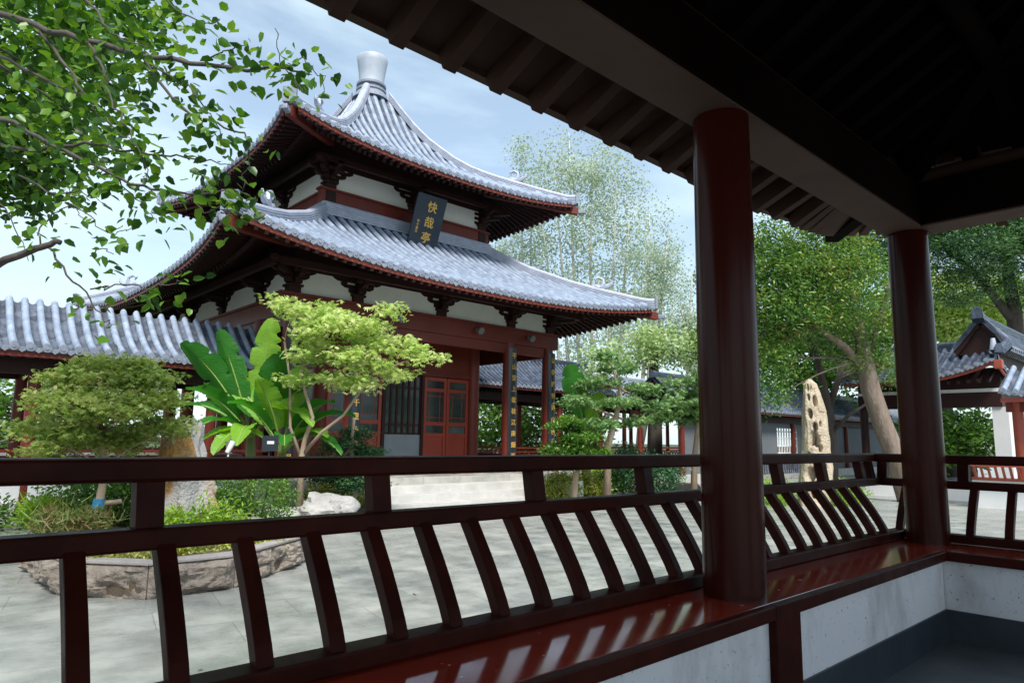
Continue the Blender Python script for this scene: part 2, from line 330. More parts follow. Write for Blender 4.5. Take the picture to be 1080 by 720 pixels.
def bez(a, b, bend, k=5):
    a = Vector(a); b = Vector(b); m = (a+b)/2+Vector(bend); r = []
    for i in range(k+1):
        t = i/k; r.append(a*(1-t)**2+m*2*t*(1-t)+b*t*t)
    return r
def tree(name, label, cat, trunks, blobs, nc, nl, cr, lsize, lm, bm_, shape='rhomb', ratio=.5, flat=.6, up=.6, shell=.5, group=None, nb=30, brad=.03, down=0., mix=.5, limb_n=8, sag=.25):
    base = trunks[0][0][:3]
    t = thing(name, label, cat, base, group)
    m = MB()
    for tr in trunks: m.tube([p[:3] for p in tr], [p[3] for p in tr], 12)
    m.build('trunk', bm_, t, smooth='all')
    cen = clumps(blobs, nc, shell)
    nodes = [Vector(p[:3]) for tr in trunks for p in tr[len(tr)//2:]]; rads = [p[3] for tr in trunks for p in tr[len(tr)//2:]]
    b = MB(); idx = rng.permutation(len(cen))[:nb]
    for q, i in enumerate(idx):
        c = Vector(cen[i]); j = min(range(len(nodes)), key=lambda k: (nodes[k]-c).length+(1.5 if nodes[k].z > c.z else 0)*abs(nodes[k].z-c.z))
        a = nodes[j]; Ld = (c-a).length; r = min(rads[j]*.8, brad*(1.7 if q < limb_n else 1)*(0.5+.3*Ld))
        pts = bez(a, c, (random.uniform(-.1, .1)*Ld, random.uniform(-.1, .1)*Ld, sag*Ld*.4), 5)
        b.tube(pts, [r*(1-.8*i2/5) for i2 in range(6)], 5)
    if b.v: b.build('branches', bm_, t, smooth='all')
    P, cv = crown_pts(cen, nl, cr, flat)
    P[:, 2] = np.maximum(P[:, 2], .1)
    leaves('crown', P.astype(np.float32), lm, lsize, t, up, shape, ratio, down, cv, mix=mix)
    return t
def bush(name, label, cat, blobs, nc, nl, cr, lsize, lm, shape='rhomb', ratio=.45, up=.4, flat=.8, group=None, kind=None, stem=M_barkd, mix=.5, down=0, shell=.35):
    zb = min(b[0][2]-b[1][2] for b in blobs)
    cen = clumps(blobs, nc, shell); cen[:, 2] = np.maximum(cen[:, 2], zb+.03)
    P, cv = crown_pts(cen, nl, cr, flat)
    if kind == 'stuff':
        return tag(leaves(name, P.astype(np.float32), lm, lsize, None, up, shape, ratio, down, cv, mix=mix), label, cat, group, kind)
    b0 = blobs[0][0]; t = thing(name, label, cat, (b0[0], b0[1], zb), group)
    m = MB()
    for i in rng.permutation(len(cen))[:14]:
        c = cen[i]; m.tube(bez((b0[0]+random.uniform(-.06, .06), b0[1]+random.uniform(-.06, .06), zb-.03), c, (0, 0, .05), 3), [.014, .011, .008, .004], 5)
    m.build('stems', stem, t)
    leaves('foliage', P.astype(np.float32), lm, lsize, t, up, shape, ratio, down, cv, mix=mix)
    return t

def rock(name, label, cen, dim, m, seed=0, rough=.35, sub=4, group=None, holes=(), top_taper=0, lean=(0, 0), cat='rock', freq=1.1, planar=0):
    b = bmesh.new(); bmesh.ops.create_icosphere(b, subdivisions=sub, radius=1)
    off = Vector((seed*7.3, seed*3.1, seed*1.7))
    for v in b.verts:
        n = v.co.normalized()
        q = Vector([max(-1, min(1, c*1.35)) for c in n]) if planar else n
        d = 1+rough*noise.fractal(n*freq+off, 1., 2., 5)*.9+rough*.35*(noise.cell(n*2.3+off)-.5)
        co = (q*.5+n*.5)*d if planar else n*d
        tp = 1-top_taper*max(0, (co.z+1)/2)
        co = Vector((co.x*tp, co.y*tp, co.z))
        for hx, hz, hr in holes:       # pits seen from the courtyard side
            for s in (1, -1):
                dd = hypot((n.x*s*.7-n.y*s*.7)-hx, n.z-hz)
                if (-n.y*.7-n.x*.7)*s > 0 and dd < hr: co *= 1-.65*(1-(dd/hr)**2)
        v.co = Vector((co.x*dim[0]+lean[0]*(co.z+1), co.y*dim[1]+lean[1]*(co.z+1), co.z*dim[2]))
    V = np.array([tuple(v.co) for v in b.verts], dtype=np.float32)+np.array(cen, dtype=np.float32)
    F = [tuple(v.index for v in f.verts) for f in b.faces]; b.free()
    o = link_mesh(name, V, F, m, None, smooth=True); return tag(o, label, cat, group)

# roof tiles --------------------------------------------------------
PROF = [(0, -.036), (.12, -.030), (.235, -.006), (.24, .028), (.265, .062), (.36, .096), (.5, .110), (.64, .096), (.735, .062), (.76, .028), (.765, -.006), (.88, -.030)]
def tile_patch(O, a, b, u0, u1, zf, pitch, tmax, m, name, parent, dt=.05, flare=None, ripple=.04, scale=1., t0=None):
    """tiled slope. O eave origin, a along eave, b inward; zf(u,t) base height; tmax(u) run; returns object"""
    O = np.array(O, float); a = np.array(a, float); b = np.array(b, float)
    k0 = int(math.floor(u0/pitch)); k1 = int(math.ceil(u1/pitch)); us = []; ps = []
    for k in range(k0, k1+1):
        for fx, h in PROF:
            u = (k+fx)*pitch
            if u0 <= u <= u1: us.append(u); ps.append(h*scale)
    us = np.array(us); ps = np.array(ps)
    T = np.array([max(tmax(u), .02) for u in us]); nt_ = int(max(T)/dt)+2
    tt = np.linspace(0, 1, nt_)[None, :]*T[:, None]
    U = np.repeat(us[:, None], nt_, 1)
    Z = zf(U, tt)
    pan = (ps < .005*scale)[:, None]
    saw = ((tt/.13) % 1.)
    Z = Z+ps[:, None]+np.where(pan, ripple*(saw), 0)
    fl = flare(U, tt) if flare is not None else 0
    X = O[0]+a[0]*U+b[0]*(tt-fl); Y = O[1]+a[1]*U+b[1]*(tt-fl)
    V = np.stack([X, Y, Z], -1).reshape(-1, 3)
    nu = len(us); i = np.arange(nu-1)[:, None]*nt_+np.arange(nt_-1)[None, :]; i = i.ravel()
    F = np.stack([i, i+nt_, i+nt_+1, i+1], 1)
    V2 = V.copy(); V2[:, 2] -= .06+np.repeat(ps, nt_)      # underside
    nV = len(V); F2 = F[:, ::-1]+nV
    e = np.arange(nu-1)*nt_; F3 = np.stack([e, e+nV, e+nt_+nV, e+nt_], 1)
    o = link_mesh(name, np.concatenate([V, V2]).astype(np.float32), np.concatenate([F, F2, F3]), m, parent, smooth=True)
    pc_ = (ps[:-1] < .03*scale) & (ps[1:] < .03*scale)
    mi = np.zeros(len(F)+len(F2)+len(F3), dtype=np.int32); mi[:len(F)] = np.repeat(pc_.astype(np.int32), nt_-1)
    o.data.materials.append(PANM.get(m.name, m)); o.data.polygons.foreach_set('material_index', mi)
    return o
def eave_ends(mb, O, a, b, u0, u1, zf, pitch, flare=None, r=.074, drip=True):
    O = Vector(O); a = Vector(a); b = Vector(b)
    for k in range(int(math.ceil(u0/pitch)), int(math.floor(u1/pitch))+1):
        for off in (.5, 0):
            u = (k+off)*pitch
            if not u0+.03 < u < u1-.03: continue
            uu = np.array([[u]]); t0 = np.array([[0.]]); z = float(zf(uu, t0)[0, 0]); fl = float(flare(uu, t0)[0, 0]) if flare is not None else 0
            p = O+a*u-b*(fl+.005); p.z = 0
            if off:
                c = p+Vector((0, 0, z+.012)); n = 12
                vs = [c+a*(r*cos(2*pi*i/n))+Vector((0, 0, r*sin(2*pi*i/n))) for i in range(n)]
                mb.prism(vs, -b*.03)
                vs = [c-b*.03+a*(r*.45*cos(2*pi*i/8))+Vector((0, 0, r*.45*sin(2*pi*i/8))) for i in range(8)]
                mb.prism(vs, -b*.012)
            elif drip:
                w = pitch*.30; c = p+Vector((0, 0, z+.01))
                vs = [c+a*w, c+a*w*.75-Vector((0, 0, .055)), c-Vector((0, 0, .095)), c-a*w*.75-Vector((0, 0, .055)), c-a*w]
                mb.prism(vs, -b*.02)
def ridge_line(mb, pts, w, h, layers=5):
    """stacked tile ridge swept along pts (bottom line); stepped courses and a round cap"""
    pts = [Vector(p) for p in pts]; prof = [(w/2, 0)]
    for i in range(layers):
        z = h*.78*i/layers; z1 = h*.78*(i+1)/layers; ww = w/2*(1-.18*i/layers)
        prof += [(ww, z), (ww, z+(z1-z)*.55), (ww-.028, z+(z1-z)*.6), (ww-.028, z1)]
    for k in range(5):
        an = k/4*pi/2; prof.append((w*.36*cos(an), h*.78+h*.22*sin(an)))
    full = [(-x, z) for x, z in prof]+[(x, z) for x, z in reversed(prof)]
    vs = []; n = len(full); m = len(pts)
    for i, p in enumerate(pts):
        d = pts[min(i+1, m-1)]-pts[max(i-1, 0)]; d.z = 0; d.normalize(); s = Vector((d.y, -d.x, 0))
        for x, z in full: vs.append(p+s*x+Vector((0, 0, z)))
    fs = [(j*n+i, j*n+(i+1) % n, (j+1)*n+(i+1) % n, (j+1)*n+i) for j in range(m-1) for i in range(n)]
    fs += [tuple(range(n))[::-1], tuple(range((m-1)*n, m*n))]
    mb.add(vs, fs)

# ================================================================== SETTING
tag(MB().add([(-400, -400, -.02), (400, -400, -.02), (400, 500, -.02), (-400, 500, -.02)], [(0, 1, 2, 3)]).build('ground', M_grass), None, None, kind='structure')
g = MB(); NX, NY = 70, 60
tag(MB().add([(-14, -14, 0), (60, -14, 0), (60, 19.4, 0), (-14, 19.4, 0)], [(0, 1, 2, 3)]).build('courtyard_paving', M_pave), None, None, kind='structure')

# ================================================================== NEAR GALLERY (we stand in it)
GY0, GY1, GX1 = -1.2, 1.355, 4.54
gal = thing('covered_gallery', 'dark red timber gallery with leaning bench backrest in the foreground', 'gallery', (GX1, GY1, .0))
MB().box(-6, 4.75, -1.5, 1.56, .0, .5).build('floor_slab', M_slate, gal)
def column(x, y, z0, z1, r, m, par, n=40, taper=.95):
    pr = [(r*1.0, z0), (r*1.0, z0+(z1-z0)*.6), (r*taper, z1)]
    return MB().lathe(x, y, pr, n).build('column', m, par, smooth=True)
for x, y in ((2.37, GY1), (GX1, GY1), (-.95, GY1), (-3.6, GY1), (GX1, GY0), (2.37, GY0), (-.95, GY0)):
    column(x, y, .5, 2.7885, .1125, M_lacq, gal, taper=.965)
SF, ST = 1.175, 1.545         # seat front / back in Y
XF, XT = 4.205, 4.66          # the same for the bench along X
wl = MB(); wl.box(-6, XF+.02, SF+.03, SF+.17, .5, .905); wl.box(XF+.03, XF+.17, GY0-.3, SF+.17, .5, .905)
wl.build('bench_wall', M_wall, gal)
bd = MB(); bd.box(-6, XF+.026, SF+.02, SF+.03, .5, .655); bd.box(XF+.02, XF+.03, GY0-.3, SF+.0215, .5, .655); bd.build('skirting', M_band, gal)
for xa in (2.32, -1.05): MB().box(xa, xa+.18, SF-.002, SF+.03, .5, .953).build('bench_post', M_rail, gal, bevel=.004)
# seat planks with mitre at the inner corner
def seat(poly, z0, z1): return MB().prism([(x, y, z0) for x, y in poly], (0, 0, z1-z0))
seat([(-6, SF+.035), (XF+.035, SF+.035), (XT, ST), (-6, ST)], .912, .95).build('seat_board', M_seat, gal, bevel=.004)
seat([(XF+.037, SF+.033), (XF+.037, GY0-.3), (XT, GY0-.3), (XT, ST-.003)], .912, .948).build('seat_board', M_seat, gal, bevel=.004)
e = MB(); e.box(-6, XF+.002, SF, SF+.033, .903, .952); e.box(XF, XF+.035, GY0-.3, SF+.031, .903, .9515); e.build('seat_edging', M_rail, gal, bevel=.005)
# back rests: bottom rail, curved balusters, mid rail, stub posts, top rail
def back(axis, u0, u1, v0, us, stubs, mitre):
    """axis 'x': runs along X leaning to +Y; axis 'y': runs along Y leaning to +X.  v0 front of the bottom rail"""
    P = (lambda u, v, z: (u, v, z)) if axis == 'x' else (lambda u, v, z: (v, u, z))
    def rail(nm, va, vb, za, zb, ca, cb, bev=.006):
        # mitred end at the corner: the high-u end follows the diagonal
        pts = [P(u0, va, za), P(u1+ca, va, za), P(u1+cb, vb, za), P(u0, vb, za)]
        m = MB(); m.prism(pts, (0, 0, zb-za)); return m.build(nm, M_rail, gal, bevel=bev)
    bt = rail('bottom_rail', v0, v0+.085, .951, .998, 0, .085)
    md = rail('middle_rail', v0+.185, v0+.25, 1.245, 1.293, .185, .25)
    tp = rail('top_rail', v0+.225, v0+.305, 1.392, 1.447, .225, .305, .009)
    cur = [(.016, .985), (.042, 1.04), (.077, 1.10), (.112, 1.155), (.149, 1.207), (.188, 1.262)]
    for u in us:
        th = .041; m = MB(); f = []; bk = []
        for i, (dv_, z) in enumerate(cur):
            f.append((v0+dv_, z)); bk.append((v0+dv_+.044, z-.012*min(i, 3)/3))
        poly = f+bk[::-1]
        vs = [P(u-th/2, v, z) for v, z in poly]; m.prism(vs, Vector(P(th, 0, 0)))
        m.build('baluster', M_rail, gal, bevel=.004)
    for u in stubs:
        m = MB(); a = v0+.208; m.prism([P(u-.03, a, 1.29), P(u+.03, a, 1.29), P(u+.03, a+.05, 1.29), P(u-.03, a+.05, 1.29)], Vector(P(0, .018, .105))); m.build('stub_post', M_rail, gal, bevel=.003)
ux = [.862+.178*i for i in range(-26, 22)]
back('x', -6, 4.66, 1.505, [u for u in ux if u < 4.62 and abs(u-4.66) > .07], [-2.2, -1.45, -.7, -.1, .475, 1.085, 1.72, 2.36, 3.0, 3.52, 4.06, 4.62, 4.9-.13], None)
back('y', GY0-.3, 1.505, 4.62, [1.545-.185*i for i in range(0, 15)], [1.69, 1.235, .78, .3, -.2, -.7, -1.2], None)
# iron stay at the mitre
# beams
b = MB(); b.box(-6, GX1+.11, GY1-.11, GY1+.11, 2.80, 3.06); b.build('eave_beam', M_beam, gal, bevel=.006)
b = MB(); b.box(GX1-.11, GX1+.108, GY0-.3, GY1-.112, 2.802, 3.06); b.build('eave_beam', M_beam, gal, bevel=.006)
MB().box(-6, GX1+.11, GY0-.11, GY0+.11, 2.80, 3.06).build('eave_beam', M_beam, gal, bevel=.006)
MB().box(-6, GX1+.108, GY1-.108, GY1+.108, 2.788, 2.7985).build('lit_underside_board', M_beams, gal)  # thin board added under the beam to carry the painted bounce light
MB().box(GX1-.106, GX1+.106, GY0-.3, GY1-.11, 2.789, 2.7995).build('lit_underside_board', M_beams, gal)
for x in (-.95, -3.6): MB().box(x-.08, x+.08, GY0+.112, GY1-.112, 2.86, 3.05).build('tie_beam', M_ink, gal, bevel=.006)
YC = (GY0+GY1)/2; HW = (GY1-GY0)/2; XC = GX1-HW; OV = .69; SL = .50; ZB = 3.10
zin = lambda w: ZB+(HW+.11-w)*SL                 # underside inside (w = distance from the ridge line)
zout = lambda w: ZB+(HW+.11-w)*.33               # flatter flying rafters outside
def cornerlift(e):                                # e: 0 far from the corner .. 1 at the corner
    return .17*max(0, e)**2.2
# purlins
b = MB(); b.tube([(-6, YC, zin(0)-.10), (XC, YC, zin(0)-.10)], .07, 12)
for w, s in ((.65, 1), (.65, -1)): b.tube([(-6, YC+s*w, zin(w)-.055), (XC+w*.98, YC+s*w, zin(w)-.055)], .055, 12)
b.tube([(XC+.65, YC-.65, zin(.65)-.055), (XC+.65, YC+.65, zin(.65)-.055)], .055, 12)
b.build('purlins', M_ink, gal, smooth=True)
b = MB(); b.tube([(-6, GY1, 3.115), (GX1, GY1, 3.115)], .052, 12); b.tube([(GX1, GY0, 3.115), (GX1, GY1, 3.115)], .052, 12); b.build('eave_purlin', M_raft, gal, smooth=True)
# roof deck (boards) : outer slopes and inner slopes as one shell with thickness
def deck_pts(w, along, side):
    """side 0: +Y slope, 1: +X slope, 2: -Y slope. along = coordinate along the eave"""
    return {0: (along, YC+w), 1: (XC+w, along), 2: (along, YC-w)}[side]
WE = HW+OV
def zdeck(w, e, up=0):
    z = zin(w) if w < HW+.11 else zout(w)
    return z+.085+cornerlift(e)*max(0, (w-HW*.6))/(WE-HW*.6)*1.0+up
for dname, ws, dmat in (('inner_roof_deck', [0, .5, 1.0, HW+.11], M_ink), ('roof_deck', [HW+.11, HW+.35, WE], M_soff)):  # same boards throughout; the inner ones have the interior shade as colour
  dk = MB()
  for side in (0, 1, 2):
      cols = []
      n = 40
      for i in range(n+1):
          row = []
          for w in ws:
              if side == 1: a0, a1 = YC-w, YC+w
              else: a0, a1 = -6, XC+w
              s_ = i/n; al = a0+(a1-a0)*s_
              e_ = max(0, 1-(a1-al)/1.9) if side != 1 else max(0, 1-min(a1-al, al-a0)/1.9)
              fl = 1+.03*e_**2
              ww = w*fl if w == WE else w
              x, y = deck_pts(ww, al, side); row.append((x, y, zdeck(w, e_)))
          cols.append(row)
      k = len(ws); vs = [p for r in cols for p in r]; vt = [(p[0], p[1], p[2]+.12) for p in vs]; nv = len(vs)
      fs = []
      for i in range(n):
          for j in range(k-1):
              q = (i*k+j, i*k+j+1, (i+1)*k+j+1, (i+1)*k+j); fs.append(q); fs.append(tuple(x+nv for x in q[::-1]))
          fs.append((i*k+k-1, i*k+k-1+nv, (i+1)*k+k-1+nv, (i+1)*k+k-1))
      off = len(dk.v); dk.v.extend(vs+vt); dk.f.extend([tuple(x+off for x in f) for f in fs])
  dk.build(dname, dmat, gal)
# tiles on top

tile_patch((0, YC+WE+.03, 0), (1, 0, 0), (0, -1, 0), -6, XC+WE, lambda U, T: np.where(WE-T > HW+.11, ZB+(HW+.11-(WE-T))*.33, ZB+(HW+.11-(WE-T))*SL)+.24+.17*np.clip(1-(XC+WE-T-U)/1.9, 0, 1)**2.2*np.clip((WE-T-HW*.6)/(WE-HW*.6), 0, 1),
           .24, lambda u: WE if u < XC else WE-(u-XC), M_tile, 'roof_tiles', gal, dt=.12)
tile_patch((XC+WE+.03, YC, 0), (0, 1, 0), (-1, 0, 0), -WE, WE, lambda U, T: np.where(WE-T > HW+.11, ZB+(HW+.11-(WE-T))*.33, ZB+(HW+.11-(WE-T))*SL)+.24+.17*np.clip(1-(WE-T-np.abs(U))/1.9, 0, 1)**2.2*np.clip((WE-T-HW*.6)/(WE-HW*.6), 0, 1),
           .24, lambda u: WE-abs(u), M_tile, 'roof_tiles', gal, dt=.12)
tile_patch((0, YC-WE-.03, 0), (1, 0, 0), (0, 1, 0), -6, XC+WE, lambda U, T: np.where(WE-T > HW+.11, ZB+(HW+.11-(WE-T))*.33, ZB+(HW+.11-(WE-T))*SL)+.24,
           .24, lambda u: WE if u < XC else WE-(u-XC), M_tile, 'roof_tiles', gal, dt=.2)
rg = MB(); ridge_line(rg, [(-6, YC, zin(0)+.22), (XC, YC, zin(0)+.22)], .22, .25, 3)
for s in (1, -1):
    pts = []
    for i in range(9):
        w = WE*i/8; pts.append((XC+w, YC+s*w, (zin(w) if w < HW+.11 else zout(w))+.26+(.17*max(0, (w-HW*.6)/(WE-HW*.6)) if s > 0 else 0)))
    ridge_line(rg, pts, .18, .2, 3)
rg.build('roof_ridge', M_ring, gal)
# rafters
spacing = .24

xs = np.arange(-2.6, 4.25, spacing)
for x in xs:
    # round-nosed eave rafter inside to just beyond the beam
    m = MB(); e_ = max(0, 1-(XC+WE-x)/1.9)
    m.bar((x, YC+.15, zin(.15)+.035), (x, YC+HW+.22, zin(HW+.22)+.02), .07, .075); m.build('eave_rafter', M_ink, gal)
    l = cornerlift(e_)
    m = MB(); m.bar((x, GY1+.04, zdeck(HW+.04, e_)-.0), (x, YC+WE-.03, zdeck(WE, e_)-.045), .062, .088); m.build('flying_rafter', M_raft, gal, bevel=.003)
# fan at the corner
hx, hy = GX1-.25, GY1-.25
fan = [4.46, 4.62, 4.79, 4.93, 5.05, 5.14]
for i, xx in enumerate(fan):
    e_ = max(0, 1-(XC+WE-xx)/1.9)
    st = Vector((4.30+.04*i, GY1+.04, zdeck(HW, .3)-.01)); en = Vector((xx, YC+WE*(1+.03*e_**2)-.03, zdeck(WE, e_)-.045))
    MB().bar(st, en, .06, .088).build('flying_rafter', M_raft, gal, bevel=.003)
    sx = Vector((GX1+.04, 1.115+.04*i, st.z)); ex = Vector((XC+WE*(1+.03*e_**2)-.03, YC+(xx-XC), en.z))
    MB().bar(sx, ex, .06, .088).build('flying_rafter', M_raft, gal, bevel=.003)
for y in np.arange(.99, -1.3, -spacing):
    m = MB(); m.bar((XC+.15, y, zin(.15)+.035), (XC+HW+.22, y, zin(HW+.22)+.02), .07, .075); m.build('eave_rafter', M_ink, gal) if y > -.9 else None
    MB().bar((GX1+.04, y, zdeck(HW+.04, 0)), (XC+WE-.03, y, zdeck(WE, 0)-.045), .062, .088).build('flying_rafter', M_raft, gal)
hp = MB(); hp.bar((XC+.1, YC+.1, zin(.1)-.02), (GX1, GY1, 3.12), .10, .13); hp.bar((GX1-.1, GY1-.1, 3.16), (XC+WE*1.035, YC+WE*1.035, zdeck(WE, 1)-.05), .10, .12)
hp.build('hip_rafter', M_ink, gal, bevel=.005)
ed = MB()
for i in range(40):
    x0 = -6+i*(XC+WE+6)/40; x1 = -6+(i+1)*(XC+WE+6)/40
    e0 = max(0, 1-(XC+WE-x0)/1.9); e1 = max(0, 1-(XC+WE-x1)/1.9)
    ed.bar((x0, YC+WE*(1+.03*e0**2)+.0, zdeck(WE, e0)+.015), (x1, YC+WE*(1+.03*e1**2)+.0, zdeck(WE, e1)+.015), .045, .07)
for i in range(20):
    y0 = YC-WE+i*2*WE/20; y1 = y0+2*WE/20
    e0 = max(0, 1-(YC+WE-y0)/1.9); e1 = max(0, 1-(YC+WE-y1)/1.9)
    ed.bar((XC+WE*(1+.03*e0**2), y0, zdeck(WE, e0)+.015), (XC+WE*(1+.03*e1**2), y1, zdeck(WE, e1)+.015), .045, .07)
ed.build('eave_board', M_raft, gal)

# ================================================================== PAVILION
PX, PY = 10.3, 17.95
pav = thing('pavilion', 'two-storey red timber pavilion with double curved grey tile roof', 'pavilion', (PX, PY, 0))
PZ = .62
MB().box(PX-4.75, PX+4.75, PY-4.75, PY+4.75, 0, PZ).build('stone_platform', M_plat, pav, bevel=.01)
st = MB()
for k in range(3):
    st.box(PX-2.55, PX+2.45, 13.2-.40*(k+1), 13.2-.40*k+(.0 if k else -.003), 0, PZ-.155*(k+1))
st.build('front_steps', M_step, pav, bevel=.008)
sj = MB()
for k in range(4):
    yk = 13.2-.40*k
    for j in range(3):
        xx = PX-2.55+5.0*((j+1)/4+(.1 if k % 2 else -.06)); sj.box(xx-.004, xx+.004, yk-.002-(.001 if k else 0), yk+.001, PZ-.155*(k+1)+.004, PZ-.155*k-.012)
for sx in (PX-2.55-.17, PX+2.45+.17):
    cs = MB(); cs.prism([(sx-.16, 13.195, PZ+.06), (sx-.16, 13.195, 0), (sx-.16, 11.75, 0), (sx-.16, 11.75, .10)], (.32, 0, 0))
    cs.build('step_cheek', M_step, pav, bevel=.01)
HL, HI = 3.97, 2.42          # outer column ring / inner core half size
HU = 2.5
BOT, TOP = 4.15, 4.60        # outer beam
def ring_pts():
    for s in (-1, 1):
        for v in (-HL, -HI, HI, HL): yield (s*1.0, v)
cols = set()
for a in (-HL, -HI, HI, HL):
    cols |= {(a, -HL), (a, HL), (-HL, a), (HL, a)}
for (x, y) in sorted(cols): 
    c = column(PX+x, PY+y, PZ+.06, BOT+.02, .17, M_pred, pav, 24, .9)
    MB().lathe(PX+x, PY+y, [(.24, PZ-.001), (.27, PZ+.05), (.2, PZ+.11)], 20).build('column_base', M_step, pav, smooth=True)
for x in (-HI, HI):
    for y in (-HI, HI): column(PX+x, PY+y, PZ, 7.6, .19, M_pred, pav, 24, .92)
def rot(k, p):
    """rotate local (along,out) about the pavilion axis. k=0: front (-Y)"""
    u, o = p
    return {0: (PX+u, PY-o), 1: (PX+o, PY+u), 2: (PX-u, PY+o), 3: (PX-o, PY-u)}[k]
def rbox(m, k, u0, u1, o0, o1, z0, z1):
    p = rot(k, (u0, o0)); q = rot(k, (u1, o1)); m.box(min(p[0], q[0]), max(p[0], q[0]), min(p[1], q[1]), max(p[1], q[1]), z0, z1)
for k in range(4):
    ex = .34 if k in (0, 2) else -.11
    m = MB(); rbox(m, k, -HL-ex, HL+ex, HL-.10, HL+.10, BOT, TOP-.06); rbox(m, k, -HL-ex*.98, HL+ex*.98, HL-.15, HL+.15, TOP-.06, TOP)
    rbox(m, k, -HL+.2, HL-.2, HL-.06, HL+.06, BOT-.26, BOT-.003)
    m.build('lower_beam', M_pred, pav, bevel=.006)
    m = MB(); rbox(m, k, -HL+.1, HL-.1, HL-.03, HL+.03, TOP, 5.22); m.build('plaster_panel', M_panel, pav)
    m = MB(); rbox(m, k, -HL-.2, HL+.2, HL-.07, HL+.07, 5.12, 5.30); rbox(m, k, -HL-.75, HL+.75, HL+.62, HL+.74, 5.03, 5.17); m.build('eave_tie', M_pdark, pav)
    # upper storey beams
    m = MB(); rbox(m, k, -HU-(.26 if k in (0, 2) else -.11), HU+(.26 if k in (0, 2) else -.11), HU-.1, HU+.1, 7.33, 7.68); rbox(m, k, -HU-(.3 if k in (0, 2) else -.15), HU+(.3 if k in (0, 2) else -.15), HU-.14, HU+.14, 7.68, 7.74)
    m.build('upper_beam', M_pred, pav, bevel=.006)
    m = MB(); rbox(m, k, -HL-.1, HL+.1, HL-.04, HL+.04, 5.302, 5.85); rbox(m, k, -HU-.1, HU+.1, HU-.04, HU+.04, 8.462, 9.1); m.build('eave_board_inner', M_pdark, pav)
    m = MB(); rbox(m, k, -HU+.1, HU-.1, HU-.03, HU+.03, 7.74, 8.36); m.build('plaster_panel', M_panel, pav)
    m = MB(); rbox(m, k, -HU-.15, HU+.15, HU-.06, HU+.06, 8.32, 8.46); rbox(m, k, -HU-.55, HU+.55, HU+.45, HU+.56, 8.28, 8.40); m.build('eave_tie', M_pdark, pav)
for x in (-HU, HU):
    for y in (-HU, HU): MB().box(PX+x-.13, PX+x+.13, PY+y-.13, PY+y+.13, 6.6, 7.75).build('corner_post', M_pdark, pav)
# bracket sets
def bracket(k, u, o, z, H, reach, wid, diag=0):
    m = MB(); n = 3
    rbox(m, k, u-.13, u+.13, o-.13, o+.13, z, z+.13)
    rbox(m, k, u-.17, u+.17, o-.17, o+.17, z+.13, z+.18)
    for i in range(n):
        z0 = z+.18+(H-.18)*i/n; z1 = z0+(H-.18)/n*.58; w = wid*(.36+.32*i); rc = reach*(i+1)/n
        # arm along the wall with cut-up ends
        p = [(-w, z1), (w, z1), (w, z0+.05), (w-.10, z0), (-w+.10, z0), (-w, z0+.05)]
        q = [rot(k, (u+a, o-.06)) for a, b_ in p]; dvec = Vector((*rot(k, (0, 1)), 0))-Vector((*rot(k, (0, 0)), 0))
        m.prism([(x, y, zz) for (x, y), (a, zz) in zip(q, p)], dvec*.12)
        # arm outwards
        pu = [(o-.25, z1), (o+rc, z1), (o+rc, z0+.05), (o+rc-.12, z0), (o-.25, z0)]
        dirs = [0] if not diag else [0]
        q = [rot(k, (u-.055, a)) for a, b_ in pu]; av = Vector((*rot(k, (1, 0)), 0))-Vector((*rot(k, (0, 0)), 0))
        m.prism([(x, y, zz) for (x, y), (a, zz) in zip(q, pu)], av*.11)
        # small blocks at the arm tips
        for a in (-w+.07, 0, w-.07): rbox(m, k, u+a-.07, u+a+.07, o-.08, o+.08, z1, z0+(H-.18)/n+.004*i)
        rbox(m, k, u-.07, u+.07, o+rc-.14, o+rc, z1, z0+(H-.18)/n)
        if i >= 1: rbox(m, k, u-wid*.45*i*.8, u+wid*.45*i*.8, o+rc-.13, o+rc-.03, z1+.01, z1+.09)
    if diag:
        for i in range(n):
            z0 = z+.18+(H-.18)*i/n; z1 = z0+(H-.18)/n*.6; rc = reach*(i+1)/n*1.15
            a = Vector((*rot(k, (u, o)), (z0+z1)/2)); b_ = Vector((*rot(k, (u+math.copysign(rc, u), o+rc)), (z0+z1)/2+.04)); m.bar(a, b_, .13, z1-z0)
    return m
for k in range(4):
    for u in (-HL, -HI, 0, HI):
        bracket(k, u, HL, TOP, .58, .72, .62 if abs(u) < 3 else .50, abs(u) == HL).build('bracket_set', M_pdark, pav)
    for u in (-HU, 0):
        bracket(k, u, HU, 7.74, .60, .56, .62, abs(u) == HU).build('bracket_set', M_pdark, pav)
